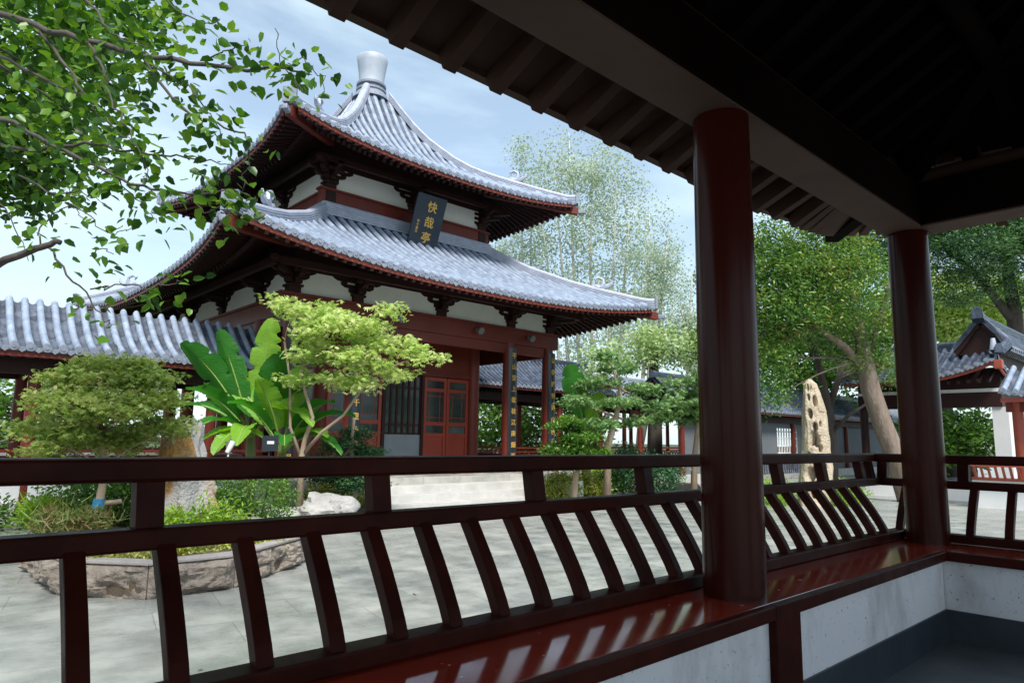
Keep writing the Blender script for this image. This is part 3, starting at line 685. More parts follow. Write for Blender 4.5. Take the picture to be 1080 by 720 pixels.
# roofs
def interp(xs_, ys_): 
    xs_ = np.array(xs_); ys_ = np.array(ys_)
    return lambda w: np.interp(w, xs_, ys_)
lowH = interp([2.4, 2.6, 2.79, 3.2, 3.6, 4.41, 5.0, 5.6, 6.0, 6.3], [7.17, 7.04, 6.90, 6.60, 6.34, 5.94, 5.71, 5.51, 5.38, 5.32])
upH = interp([.3, .44, .73, 1.06, 1.39, 1.92, 2.3, 2.76, 3.4, 3.9, 4.4, 4.6], [12.2, 11.93, 11.40, 10.83, 10.38, 9.82, 9.52, 9.26, 8.98, 8.77, 8.58, 8.53])
def roof(he, hi, Hf, lift, flare, name, capN, pitch=.27, ridge_w=.26, ridge_h=.34):
    def zf(U, T):
        w = he-T; s = np.clip(np.abs(U)/np.maximum(w, .05), 0, 1); k_ = np.clip((w-hi)/(he-hi), 0, 1)**1.4
        return Hf(w)-lift*k_*(1-s**2.3)
    def fl(U, T):
        w = he-T; s = np.clip(np.abs(U)/np.maximum(w, .05), 0, 1); k_ = np.clip((w-hi)/(he-hi), 0, 1)**2
        return flare*k_*s**4
    tm = lambda u: (he-hi) if abs(u) <= hi else max(.02, he-abs(u))
    for k in range(4):
        O = Vector((*rot(k, (0, he)), 0)); a = Vector((*rot(k, (1, 0)), 0))-Vector((*rot(k, (0, 0)), 0)); b_ = Vector((*rot(k, (0, 0)), 0))-Vector((*rot(k, (0, 1)), 0))
        tile_patch(O, a, b_, -he, he, zf, pitch, tm, M_tile, 'roof_tiles', pav, flare=fl)
        m = MB(); eave_ends(m, O, a, b_, -he, he, zf, pitch, fl); m.build('eave_tile_ends', M_tend, pav)
        # red eave boards and two rows of rafters
        m = MB(); nseg = 36; m2 = MB()
        P = lambda u, t, dz: O+a*u+b_*(t-float(fl(np.array([[u]]), np.array([[t]]))[0, 0]))+Vector((0, 0, float(zf(np.array([[u]]), np.array([[t]]))[0, 0])+dz))
        hs = he-.03
        for i in range(nseg):
            ua = -hs+2*hs*i/nseg; ub = -hs+2*hs*(i+1)/nseg
            m.bar(P(ua, .05, -.105), P(ub, .05, -.105), .05, .11)
            m.bar(P(ua, .20, -.16), P(ub, .20, -.16), .05, .05)
        m.build('eave_board', M_fasc, pav)
        # soffit under the tiles
        wi = hi+.2 if name == 'lower' else HU-.1
        vs = []; ns = 24; ts = [0.06, .5, 1.0, 1.6, he-wi]
        for i in range(ns+1):
            for t in ts:
                s = -1+2*i/ns; vs.append(P(s*(he-t), t, -.10-.03*(t > .1)))
        kk = len(ts); m2.add(vs, [(i*kk+j, i*kk+j+1, (i+1)*kk+j+1, (i+1)*kk+j) for i in range(ns) for j in range(kk-1)])
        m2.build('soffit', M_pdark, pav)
        m3 = MB(); m4 = MB(); ov = he-(HL if name == 'lower' else HU)
        nr = int(2*he/.21)
        for i in range(nr+1):
            ue = -he+.06+(2*he-.12)*i/nr
            lim = (he-ov)*.80; ui = ue if abs(ue) < lim else math.copysign(lim+(abs(ue)-lim)*.28, ue)
            te = .12; ti = ov+.05
            m3.bar(P(ue, te, -.20), P(ue+(ui-ue)*.55, ti*.55, -.17), .085, .09)
            m4.bar(P(ue+(ui-ue)*.40, ti*.42, -.29), P(ui, ti, -.24), .09, .10)
            m3.bar(P(ue, .015, -.185), P(ue, te, -.20), .07, .075)
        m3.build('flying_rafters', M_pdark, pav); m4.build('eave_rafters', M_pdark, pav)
    # hip ridges
    for sx, sy in ((-1, -1), (1, -1), (1, 1), (-1, 1)):
        m = MB(); pts = []; n = 22
        for i in range(n+1):
            w = hi+(he+flare*.75-hi)*i/n; z = float(Hf(min(w, he)))-.02
            pts.append((PX+sx*w, PY+sy*w, z))
        ridge_line(m, pts, ridge_w, ridge_h, 5)
        hr = m.build('hip_ridge', M_ring, pav, smooth=False)
        # end block and curled ornament
        m = MB(); e_ = Vector(pts[-1]); dd = Vector((sx, sy, 0)).normalized()
        m.bar(e_-dd*.02+Vector((0, 0, ridge_h*.5+.02)), e_+dd*.06+Vector((0, 0, ridge_h*.5+.02)), ridge_w*1.15, ridge_h*1.05)
        m.build('ridge_end_tile', M_tend, pav)
        m = MB(); q = Vector(pts[int(n*.70)])+Vector((0, 0, ridge_h)); s_ = ridge_h/.34
        for cw in ([(0, 0), (.10, .12), (.08, .26), (-.06, .32), (-.16, .26), (-.12, .18)], [(.02, 0), (.22, .05), (.34, .14), (.36, .24)], [(-.02, .02), (-.16, .06), (-.26, .02)]):
            m.tube([q+dd*a_*s_+Vector((0, 0, b2*s_)) for a_, b2 in cw], [.07*s_]*2+[.045*s_]*(len(cw)-3)+[.02*s_], 6)
        m.build('ridge_ornament', M_ring, pav, smooth=True)
        m = MB(); ee = Vector((PX+sx*(he+flare*.9), PY+sy*(he+flare*.9), float(Hf(he))-.22)); ii = Vector((PX+sx*(he-1.9), PY+sy*(he-1.9), float(Hf(he-1.9))-.42))
        m.bar(ii, ee, .16, .22); m.build('hip_rafter', M_pred, pav, bevel=.01)
        m = MB(); m.bar(ee+Vector((0, 0, -.02)), ee+dd*.22+Vector((0, 0, 0)), .11, .12); m.build('hip_sleeve', M_tend, pav, bevel=.02)
roof(6.0, 2.62, lowH, .40, .28, 'lower', 6)
roof(4.38, .42, upH, .27, .24, 'upper', 4, ridge_w=.26, ridge_h=.32)
# tile band around the foot of the upper storey
m = MB(); zb = 6.98; c_ = HU+.20
for k in range(4):
    a = Vector((*rot(k, (-c_, c_)), zb)); b_ = Vector((*rot(k, (c_, c_)), zb)); ridge_line(m, [a, b_], .26, .36, 5)
m.build('wall_foot_ridge', M_ring, pav)
# finial
MB().lathe(PX, PY, [(.58, 11.95), (.50, 12.12), (.44, 12.2), (.47, 12.23), (.47, 12.30), (.40, 12.33), (.39, 12.38), (.46, 12.41), (.46, 12.48), (.40, 12.52)], 32).build('finial_collar', M_tend, pav, smooth=True)
MB().lathe(PX, PY, [(.385, 12.5), (.385, 12.62), (.41, 12.85), (.46, 13.18), (.49, 13.34), (.47, 13.38), (.30, 13.385)], 32).build('finial', mat('finial_grey', (.30, .34, .41), (.40, .45, .52), rough=.5, scale=2.5, bump=.1), pav, smooth=True)
# inner core walls, doors and windows on the four sides
IW = HI
for k in range(4):
    m = MB(); rbox(m, k, -IW+.19, IW-.19, IW-.05, IW+.05, 3.34, 5.6); rbox(m, k, -IW+.19, IW-.19, IW-.075, IW+.075, 3.22, 3.34); m.build('transom_wall', M_pred, pav)
    for s in (-1, 1):
        fr = MB(); u0_, u1_ = (.66, 2.24)
        # a pair of leaves each side of the doorway
        for q in (0, 1):
            a0 = s*(u0_+(u1_-u0_)/2*q); a1 = s*(u0_+(u1_-u0_)/2*(q+1)); lo_, hi_ = min(a0, a1)+.01, max(a0, a1)-.01
            d = MB(); z0, z1 = PZ+.06, 3.20; oo = (IW-.04, IW+.04)
            rbox(d, k, lo_, lo_+.09, *oo, z0, z1); rbox(d, k, hi_-.09, hi_, *oo, z0, z1)
            for za, zb_ in ((z0, z0+.10), (1.55, 1.66), (1.86, 1.97), (2.80, 2.90), (3.10, 3.20)): rbox(d, k, lo_+.09, hi_-.09, oo[0]+.002, oo[1]-.002, za, zb_)
            rbox(d, k, lo_+.09, hi_-.09, IW-.015, IW+.015, z0+.1, 1.55)
            # lattice in the tall pane
            for f_x in (.2, .8): rbox(d, k, lo_+.09+(hi_-lo_-.18)*f_x-.009, lo_+.09+(hi_-lo_-.18)*f_x+.009, IW-.012, IW+.012, 1.97, 2.80)
            for zz in (2.09, 2.68): rbox(d, k, lo_+.09, hi_-.09, IW-.0105, IW+.0105, zz-.009, zz+.009)
            dob = d.build('door_leaf', M_door, pav, bevel=.004)
            if k != 3 or True:
                gm = MB(); rbox(gm, k, lo_+.09, hi_-.09, IW-.004, IW+.004, 1.66, 1.86); rbox(gm, k, lo_+.09, hi_-.09, IW-.004, IW+.004, 1.97, 2.80); rbox(gm, k, lo_+.09, hi_-.09, IW-.004, IW+.004, 2.90, 3.10)
                gl = gm.build('glass_pane', M_glass, pav)
                gl.parent = dob
        m = MB(); rbox(m, k, s*.57 if s > 0 else -.66, .66 if s > 0 else -.57, IW-.07, IW+.07, PZ, 3.22); m.build('door_jamb', M_pdark, pav)
    if k in (0, 2):
        m = MB(); rbox(m, k, -.57, .57, IW-.03, IW+.03, PZ, 1.60); m.build('sill_panel', mat('sill_grey', (.15, .18, .205), (.19, .22, .25), rough=.5, scale=3, bump=.05), pav)
        m = MB()
        for u in (-.57, -.38, -.19, 0, .19, .38, .57): rbox(m, k, u-.03, u+.03, IW-.03, IW+.03, 1.60, 3.2)
        for zz in (1.63, 1.86, 2.85, 3.18): rbox(m, k, -.57, .57, IW-.028, IW+.028, zz-.02, zz+.02)
        lw = m.build('lattice_window', M_pdark, pav)
        m = MB(); rbox(m, k, -.57, .57, IW-.003, IW+.003, 1.60, 3.2); m.build('glass_pane', M_glass, lw)
MB().box(PX-IW, PX+IW, PY-IW, PY+IW, 5.0, 5.06).build('ceiling', M_pdark, pav)
# low rails between the outer columns of the side bays
for k in (1, 3):
    m = MB()
    for a, b_ in ((-HL+.18, -HI-.18), (-HI+.18, HI-.18), (HI+.18, HL-.18)):
        rbox(m, k, a, b_, HL-.16, HL+.16, PZ+.40, PZ+.46); rbox(m, k, a, b_, HL-.05, HL+.05, PZ, PZ+.40)
    m.build('side_bench', M_pred, pav)
# spotlights under the beam
for u in (-1.35, 1.15, 3.05):
    x, y = PX+u, PY-HL-.20
    m = MB(); m.tube([(x, y+.12, 4.44), (x, y+.02, 4.40)], .02, 8); m.tube([(x, y+.05, 4.40), (x, y-.12, 4.33)], [.075, .095], 14); m.build('spotlight', M_lamp, pav, smooth=True)

# writing
def text_mesh(s, size, m, name, parent, loc, right, up, normal_off=.0, depth=.008):
    cu = bpy.data.curves.new('t', 'FONT'); cu.body = s; cu.size = size; cu.extrude = depth; cu.align_x = 'CENTER'; cu.align_y = 'CENTER'; cu.offset = size*.012; cu.resolution_u = 3
    ob = bpy.data.objects.new('t', cu); C.objects.link(ob)
    bpy.context.view_layer.update()
    dg = bpy.context.evaluated_depsgraph_get(); me = bpy.data.meshes.new_from_object(ob.evaluated_get(dg))
    V = np.array([tuple(v.co) for v in me.vertices], dtype=float); F = [tuple(p.vertices) for p in me.polygons]
    bpy.data.objects.remove(ob); bpy.data.curves.remove(cu)
    if len(V) == 0: return None
    r = np.array(right, float); u = np.array(up, float); n = np.cross(r, u)
    c = V[:, :2].mean(0)*0; mn = V[:, :2].min(0); mx_ = V[:, :2].max(0); c = (mn+mx_)/2
    W = np.array(loc)+np.outer(V[:, 0]-c[0], r)+np.outer(V[:, 1]-c[1], u)+np.outer(V[:, 2], n)
    return link_mesh(name, W.astype(np.float32), F, m, parent)
# name board, leaning forward
tilt = radians(20); upv = Vector((0, -sin(tilt), cos(tilt))); nv_ = Vector((0, -cos(tilt), -sin(tilt)))
pc = Vector((PX-.04, 14.66, 7.22))
m = MB(); w2, h2 = .47, .76
m.prism([pc+Vector((sx*w2, 0, 0))+upv*sy*h2 for sx, sy in ((-1, -1), (1, -1), (1, 1), (-1, 1))], nv_*.06)
nb_ = m.build('name_board', M_navy, pav, bevel=.01)
for i, ch in enumerate('快哉亭'):
    text_mesh(ch, .31, M_gold, 'gilt_character', nb_, pc+nv_*.066+upv*(.46-.41*i)+Vector((.04, 0, 0)), (1, 0, 0), upv)
for i, ch in enumerate('甲子春日'):
    text_mesh(ch, .085, M_gold, 'gilt_character', nb_, pc+nv_*.066+upv*(.02-.09*i)+Vector((-.30, 0, 0)), (1, 0, 0), upv, depth=.004)
# couplet boards on the four front columns
for (u, s) in ((-HL, '知君为我新作窗户湿'), (-HI, '一点浩然气千里快哉风'), (HI, '平山堂上欹枕江南烟雨'), (HL, '认得醉翁语山色有无')):
    cx_, cy_ = PX+u, PY-HL; m = MB(); z0, z1 = .85, 4.02
    arc = []
    for i in range(9):
        an = radians(-40+10*i); arc.append((cx_+.195*sin(an), cy_-.195*cos(an)))
    for i in range(8):
        (xa, ya), (xb, yb) = arc[i], arc[i+1]
        na = (xa-cx_)/.195, (ya-cy_)/.195; nb2 = (xb-cx_)/.195, (yb-cy_)/.195
        m.prism([(xa, ya, z0), (xb, yb, z0), (xb+nb2[0]*.03, yb+nb2[1]*.03, z0), (xa+na[0]*.03, ya+na[1]*.03, z0)], (0, 0, z1-z0))
    cb = m.build('couplet_board', M_black, pav)
    n = len(s)
    for i, ch in enumerate(s):
        text_mesh(ch, .17, M_gold, 'gilt_character', cb, (cx_, cy_-.232, z1-.22-(z1-z0-.44)*i/(n-1)), (1, 0, 0), (0, 0, 1))

# ================================================================== OTHER GALLERIES
def gable_gallery(name, label, x0, x1, ye, yr, ze, zr, zfl, colx, tm, colm=M_pred, ax='x', rail=True, pitch=.235, wallback=False, sag=.12, group=None, beamh=.28):
    """gallery along X (ax='x'); near eave at ye, ridge at yr; far eave mirrored. ax='y' swaps the axes"""
    sw = (lambda p: p) if ax == 'x' else (lambda p: (p[1], p[0], p[2]))
    V3 = lambda x, y, z: Vector(sw((x, y, z)))
    g = thing(name, label, 'gallery', V3((x0+x1)/2, yr, 0), group)
    R = yr-ye; sgn = 1 if R > 0 else -1
    zf = lambda U, T: ze+(zr-ze)*(T/abs(R))-sag*np.sin(np.pi*T/abs(R))
    for side in (0, 1):
        O = V3(0, ye if side == 0 else 2*yr-ye, 0); a = V3(1, 0, 0); b_ = V3(0, sgn if side == 0 else -sgn, 0)
        if side == 1 or ax == 'y': a = a
        tile_patch(O, a, b_, x0, x1, zf, pitch, lambda u: abs(R), tm, 'roof_tiles', g, dt=.05 if name+label == DETAIL else .10, ripple=.055)
        if side == 0:
            m = MB(); eave_ends(m, O, a, b_, x0, x1, zf, pitch); m.build('eave_tile_ends', M_tend, g)
    def bx(m, xa, xb, ya, yb, za, zb):
        p = V3(xa, ya, za); q = V3(xb, yb, zb); m.box(min(p.x, q.x), max(p.x, q.x), min(p.y, q.y), max(p.y, q.y), min(p.z, q.z), max(p.z, q.z))
    m = MB(); d = .06*sgn
    bx(m, x0, x1, ye+.02*sgn, ye+.07*sgn, ze-.15, ze-.055); bx(m, x0, x1, 2*yr-ye-.07*sgn, 2*yr-ye-.02*sgn, ze-.15, ze-.055); m.build('eave_board', M_pred, g)
    m = MB()
    n = int((x1-x0)/.24)
    for i in range(n+1):
        x = x0+.05+(x1-x0-.1)*i/n
        for s2 in (0, 1):
            ya = ye if s2 == 0 else 2*yr-ye; ss = sgn if s2 == 0 else -sgn
            m.bar(V3(x, ya+.08*ss, ze-.13), V3(x, ya+(abs(R)-.05)*ss, zr-.20), .06, .07)
    m.build('rafters', M_pdark, g)
    m = MB(); 
    yc0, yc1 = ye+.55*sgn, 2*yr-ye-.55*sgn
    for yy in (yc0, yc1): bx(m, x0, x1, yy-.09, yy+.09, zfl-.0, zfl+beamh)
    for x in colx: bx(m, x-.07, x+.07, min(yc0, yc1)+.09, max(yc0, yc1)-.09, zfl+.02, zfl+beamh-.03)
    m.build('eave_beam', M_pdark, g)
    for x in colx:
        for yy in ((yc0, yc1) if not wallback else (yc0,)):
            p = V3(x, yy, 0); MB().cyl(p.x, p.y, .0, zfl+.02, .11, .10, 16).build('column', colm, g, smooth=True)
    m = MB(); bx(m, x0, x1, min(yc0, yc1)-.25, max(yc0, yc1)+.25, 0, .32); m.build('plinth', M_step, g)
    if rail:
        m = MB()
        for yy in (yc0, yc1):
            bx(m, x0, x1, yy-.16, yy+.16, .72, .78)
        m.build('bench', M_pred, g)
        m = MB()
        for yy in (yc0, yc1): bx(m, x0, x1, yy-.09, yy+.09, .32, .72)
        m.build('bench_wall', M_white, g)
        m = MB()
        for yy, o2 in ((yc0, -.28*sgn), (yc1, .28*sgn)):
            bx(m, x0, x1, yy+o2-.03, yy+o2+.03, 1.17, 1.22); bx(m, x0, x1, yy+o2*.8-.025, yy+o2*.8+.025, 1.02, 1.06)
            nn = int((x1-x0)/.25)
            for i in range(nn): 
                x = x0+(i+.5)*(x1-x0)/nn; m.bar(V3(x, yy+o2*.4, .78), V3(x, yy+o2*.85, 1.03), .04, .04)
        m.build('backrest', M_pred, g)
    m = MB(); ridge_line(m, [V3(x0, yr, zr-.05), V3(x1, yr, zr-.05)], .24, .26, 3); 
    if ridge_show.get(name+label, True): m.build('ridge', M_ring if tm is M_tile else tm, g)
    return g
ridge_show = {}
DETAIL = 'tiled_gallerylow tiled gallery running up to the left side of the two-storey pavilion'
lg = 'low tiled gallery running up to the left side of the two-storey pavilion'
ridge_show['tiled_gallery'+lg] = False
g1 = gable_gallery('tiled_gallery', lg, -8, 6.1, 14.0, 15.35, 2.93, 3.90, 2.52, [-4.2, -1.1, 1.95, 5.0], M_tile)
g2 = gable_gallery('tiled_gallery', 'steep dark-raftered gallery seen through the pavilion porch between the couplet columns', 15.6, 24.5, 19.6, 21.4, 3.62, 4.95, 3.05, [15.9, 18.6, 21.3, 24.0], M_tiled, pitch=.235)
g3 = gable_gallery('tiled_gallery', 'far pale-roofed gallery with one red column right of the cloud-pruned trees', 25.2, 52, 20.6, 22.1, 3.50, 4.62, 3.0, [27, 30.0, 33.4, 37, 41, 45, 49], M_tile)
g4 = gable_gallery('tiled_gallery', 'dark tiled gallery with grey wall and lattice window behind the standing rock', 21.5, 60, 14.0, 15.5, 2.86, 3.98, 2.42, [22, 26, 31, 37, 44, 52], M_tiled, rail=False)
m = MB()
m.box(22, 24.9, 14.62, 14.72, .32, 2.42); m.box(27.2, 29.6, 14.62, 14.72, .32, 2.42); m.box(31.6, 60, 14.62, 14.72, .32, 2.42); m.box(29.6, 31.6, 14.62, 14.72, .32, .95); m.box(29.6, 31.6, 14.62, 14.72, 2.2, 2.42)
m.build('rear_wall', mat('eave_shaded_wall', (.10, .115, .13), (.13, .145, .16), rough=.85, scale=1, bump=.05), g4)  # pale wall darkened: shade of the deep eaves put into the colour
m = MB()
for i in range(9): m.box(29.6+.25*i-.025, 29.6+.25*i+.025, 14.64, 14.69, .95, 2.2)
for z in (1.1, 1.4, 1.75, 2.05): m.box(29.6, 31.6, 14.645, 14.685, z-.025, z+.025)
m.build('lattice_window', M_cloth, g4)
m = MB()
for i in range(44): m.box(25.0+.2*i-.03, 25.0+.2*i+.03, 13.9, 13.95, .3, .95)
m.box(24.9, 34, 13.88, 13.97, .95, 1.0); m.box(24.9, 34, 13.88, 13.97, .25, .3); m.build('low_railing', M_tiled, g4)

# hall on the far right: hip-and-gable roof with upturned corner, Y-running wing to its left
hall = thing('garden_hall', 'dark tiled hall with upturned corner and small gable behind the right column', 'hall', (23.5, 6.5, 0))
HX0, HYc = 21.9, 5.45
def hz(U, T): return 3.62+(5.05-3.62)*(T/1.75)**1.12
HYR = 5.08
def hzf(U, T): return 3.42+.60*T-.10*np.sin(np.pi*np.clip(T/2.2, 0, 1))+.50*np.clip(1-(U-4.55-T*.6)/2.2, 0, 1)**2*np.clip(1-T/1.6, 0, 1)
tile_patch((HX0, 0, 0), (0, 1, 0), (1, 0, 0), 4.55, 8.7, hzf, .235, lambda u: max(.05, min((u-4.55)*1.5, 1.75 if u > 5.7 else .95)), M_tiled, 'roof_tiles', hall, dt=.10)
m = MB(); eave_ends(m, (HX0, 0, 0), (0, 1, 0), (1, 0, 0), 4.6, 8.6, hzf, .235); m.build('eave_tile_ends', M_tend, hall)
def hzg(U, T): return 3.48+.9*T+.42*np.clip(1-(U-HX0-T*.6)/1.7, 0, 1)**2*np.clip(1-T/1.6, 0, 1)
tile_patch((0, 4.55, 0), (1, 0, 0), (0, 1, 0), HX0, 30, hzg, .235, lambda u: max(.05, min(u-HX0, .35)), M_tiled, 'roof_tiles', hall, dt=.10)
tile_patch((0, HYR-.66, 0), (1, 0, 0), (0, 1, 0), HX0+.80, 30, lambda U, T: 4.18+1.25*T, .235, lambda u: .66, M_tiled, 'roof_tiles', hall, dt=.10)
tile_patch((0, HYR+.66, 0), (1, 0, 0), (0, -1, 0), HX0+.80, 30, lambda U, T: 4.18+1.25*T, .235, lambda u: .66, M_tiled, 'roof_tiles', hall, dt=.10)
m = MB(); ridge_line(m, [(HX0+.55, HYR, 5.08), (HX0+.8, HYR, 4.96), (HX0+1.3, HYR, 4.90), (26, HYR, 4.90), (30, HYR, 4.90)], .30, .34, 4); m.build('main_ridge', M_tiled, hall)
m = MB(); ridge_line(m, [(HX0+.86, HYR-.05, 5.0), (HX0+.84, HYR-.35, 4.62), (HX0+.78, HYR-.62, 4.26), (HX0+.42, 4.58, 4.02), (HX0-.03, 4.52, 4.02)], .2, .24, 3); m.build('hip_ridge', M_tiled, hall)
m = MB(); ridge_line(m, [(HX0+.86, HYR+.05, 5.0), (HX0+.86, HYR+.35, 4.62), (HX0+.86, HYR+.7, 4.2)], .2, .22, 3); m.build('hip_ridge', M_tiled, hall)
m = MB(); ridge_line(m, [(HX0+1.75, 5.9, 4.36), (HX0+1.75, 8.7, 4.36)], .24, .26, 3); m.build('wing_ridge', M_tiled, hall)
tile_patch((HX0+3.5, 0, 0), (0, 1, 0), (-1, 0, 0), 5.9, 8.7, lambda U, T: 3.4+.6*T, .235, lambda u: 1.75, M_tiled, 'roof_tiles', hall, dt=.2)
MB().prism([(HX0+.90, HYR-.62, 4.12), (HX0+.90, HYR+.62, 4.12), (HX0+.90, HYR, 5.0)], (.05, 0, 0)).build('gable_wall', M_pdark, hall)
m = MB()
for sg in (-1, 1):
    q = [(HX0+.83, HYR+sg*.66, 4.16), (HX0+.83, HYR+sg*.42, 4.46), (HX0+.83, HYR+sg*.2, 4.80), (HX0+.83, HYR, 4.98)]
    for a, b_ in zip(q[:-1], q[1:]): m.bar(a, b_, .05, .15)
m.build('gable_board', M_pdark, hall)
m = MB(); z = lambda y: 3.33+.50*max(0, 1-(y-4.55)/2.2)**2
for i in range(10):
    ya = 4.6+.40*i; yb = ya+.40; m.bar((HX0+.06, ya, z(ya)), (HX0+.06, yb, z(yb)), .05, .12)
z2 = lambda x: 3.40+.42*max(0, 1-(x-HX0)/1.7)**2
for i in range(12):
    xa = HX0+.08+.5*i; xb = xa+.5; m.bar((xa, 4.61, z2(xa)), (xb, 4.61, z2(xb)), .05, .12)
m.build('eave_board', M_fasc, hall)
MB().box(HX0-.06, HX0+.14, 4.47, 4.66, 3.58, 3.82).build('hip_rafter', M_fasc, hall, bevel=.01)
MB().cyl(HX0+.10, 4.66, 4.1, 4.42, .10, .05, 12).build('ridge_finial', M_ring, hall, smooth=True)
m = MB(); m.box(22.72, 22.80, 4.7, 8.5, 3.02, 3.12); m.box(22.805, 29, 4.62, 4.7, 3.02, 3.12); m.build('plaster_strip', M_panel, hall)
m = MB(); m.box(22.7, 22.92, 4.72, 8.5, 2.60, 3.02); m.box(22.74, 22.92, 4.72, 8.5, 3.12, 3.7); m.box(22.925, 29, 4.72, 4.9, 2.60, 4.1); m.build('beam', M_pdark, hall)
m = MB()
for i in range(16): m.bar((HX0+.1, 4.85+.235*i, 3.26), (22.75, 4.85+.235*i, 3.62), .07, .09)
m.build('rafters', M_pdark, hall)
MB().box(22.74, 23.0, 4.60, 4.98, 0, 2.60).build('white_pier', M_white, hall); MB().box(23.0, 29, 4.60, 4.8, 0, 2.60).build('white_wall', M_white, hall)
MB().box(22.5, 26, 4.98, 8.5, 0, .40).build('plinth', M_white, hall)
for y in (6.6, 8.4): MB().cyl(22.85, y, .4, 2.62, .12, None, 16).build('column', M_pdark, hall, smooth=True)

# small red-columned porch nearest us on the right
porch = thing('bench_porch', 'small porch with one bright red column and red bench at the right edge', 'porch', (20.6, 3.2, 0))
tile_patch((20.0, 0, 0), (0, 1, 0), (1, 0, 0), 1.2, 4.25, lambda U, T: 2.74+.5*T+.12*np.clip(1-(4.25-U)/1.0, 0, 1)**2, .235, lambda u: 1.3, M_tile, 'roof_tiles', porch, dt=.12)
m = MB(); eave_ends(m, (20.0, 0, 0), (0, 1, 0), (1, 0, 0), 1.2, 4.25, lambda U, T: 2.74+.5*T+.12*np.clip(1-(4.25-U)/1.0, 0, 1)**2, .235); m.build('eave_tile_ends', M_tend, porch)
MB().box(20.05, 20.15, 1.2, 4.2, 2.58, 2.68).build('eave_board', M_fasc, porch)
for y in (3.98, 2.0): MB().cyl(20.6, y, 0, 2.62, .12, None, 18).build('column', M_fasc, porch, smooth=True)
MB().box(20.5, 20.7, 1.2, 4.2, 2.36, 2.64).build('eave_beam', M_pred, porch)
MB().box(20.35, 20.8, 1.2, 5.0, 0, .68).build('low_wall', M_white, porch)
m = MB(); m.box(20.3, 20.85, 1.2, 5.0, .68, .74); m.box(20.05, 20.13, 1.2, 5.0, 1.2, 1.27); m.box(20.1, 20.16, 1.2, 5.0, 1.02, 1.07)
for i in range(26): m.bar((20.34, 1.3+.15*i, .74), (20.14, 1.3+.15*i, 1.04), .05, .05)
m.build('bench', M_fasc, porch)

# low kerb walls and hedges in the distance, right of the pavilion
tag(MB().box(17.5, 34, 17.6, 17.8, 0, .62).build('low_wall', M_white), 'low white garden wall behind the clipped green hedge right of the pavilion', 'wall')
tag(MB().box(-14, 3.6, 17.9, 18.1, 0, 1.15).build('low_wall', M_white), 'low pale garden wall seen under the left gallery', 'wall')

# ================================================================== PLANTING
G_maple = leafmat('maple_green', [(.09, .17, .035), (.19, .29, .06), (.33, .41, .11), (.50, .50, .22)], trans=.42)
G_yel = leafmat('maple_yellow_green', [(.20, .34, .075), (.36, .50, .13), (.52, .62, .24), (.64, .66, .36)], trans=.45)
G_bright = leafmat('bright_green', [(.06, .14, .015), (.14, .27, .025), (.26, .42, .04), (.36, .46, .07)], trans=.4)
G_deep = leafmat('deep_green', [(.012, .035, .012), (.025, .065, .018), (.045, .10, .028), (.07, .14, .04)], trans=.2)
G_mid = leafmat('mid_green', [(.03, .085, .014), (.065, .16, .024), (.12, .25, .04), (.19, .30, .06)], trans=.35)
G_lmap = leafmat('layered_green', [(.05, .13, .04), (.11, .22, .07), (.20, .33, .12), (.32, .44, .20)], trans=.35)
G_pale = leafmat('pale_green', [(.16, .27, .10), (.28, .40, .16), (.42, .52, .25), (.55, .58, .36)], trans=.4)
G_fore = leafmat('fore_leaf', [(.014, .048, .008), (.034, .10, .012), (.075, .18, .018), (.15, .27, .035)], trans=.4, rough=.38)
G_pop = leafmat('hazed_poplar', [(.24, .32, .21), (.32, .40, .28), (.40, .47, .35), (.50, .55, .44)], trans=.4)  # washed-out greens: haze and sky glare put into the leaf colour
G_mag = leafmat('magnolia', [(.012, .048, .014), (.035, .11, .024), (.10, .22, .04), (.19, .29, .05), (.30, .24, .04)], trans=.3, rough=.35)
G_feath = leafmat('feathery_green', [(.020, .070, .026), (.05, .13, .045), (.11, .22, .08), (.20, .32, .13)], trans=.3)
G_hedge = leafmat('golden_hedge', [(.11, .17, .02), (.24, .30, .04), (.38, .40, .08), (.44, .40, .14)], trans=.3)
G_red = leafmat('russet_grass', [(.12, .08, .04), (.10, .20, .04), (.22, .14, .07), (.17, .28, .06)], trans=.3)
G_pine = leafmat('pine_needles', [(.012, .055, .026), (.026, .09, .036), (.05, .14, .05), (.09, .20, .06)], trans=.15)

def ground_at(x, y, z=0):
    d = f_*720+r_*(x-540)-u_*(y-360); t = (z-EZ)/d[2]; return Vector((d[0]*t, d[1]*t, z))
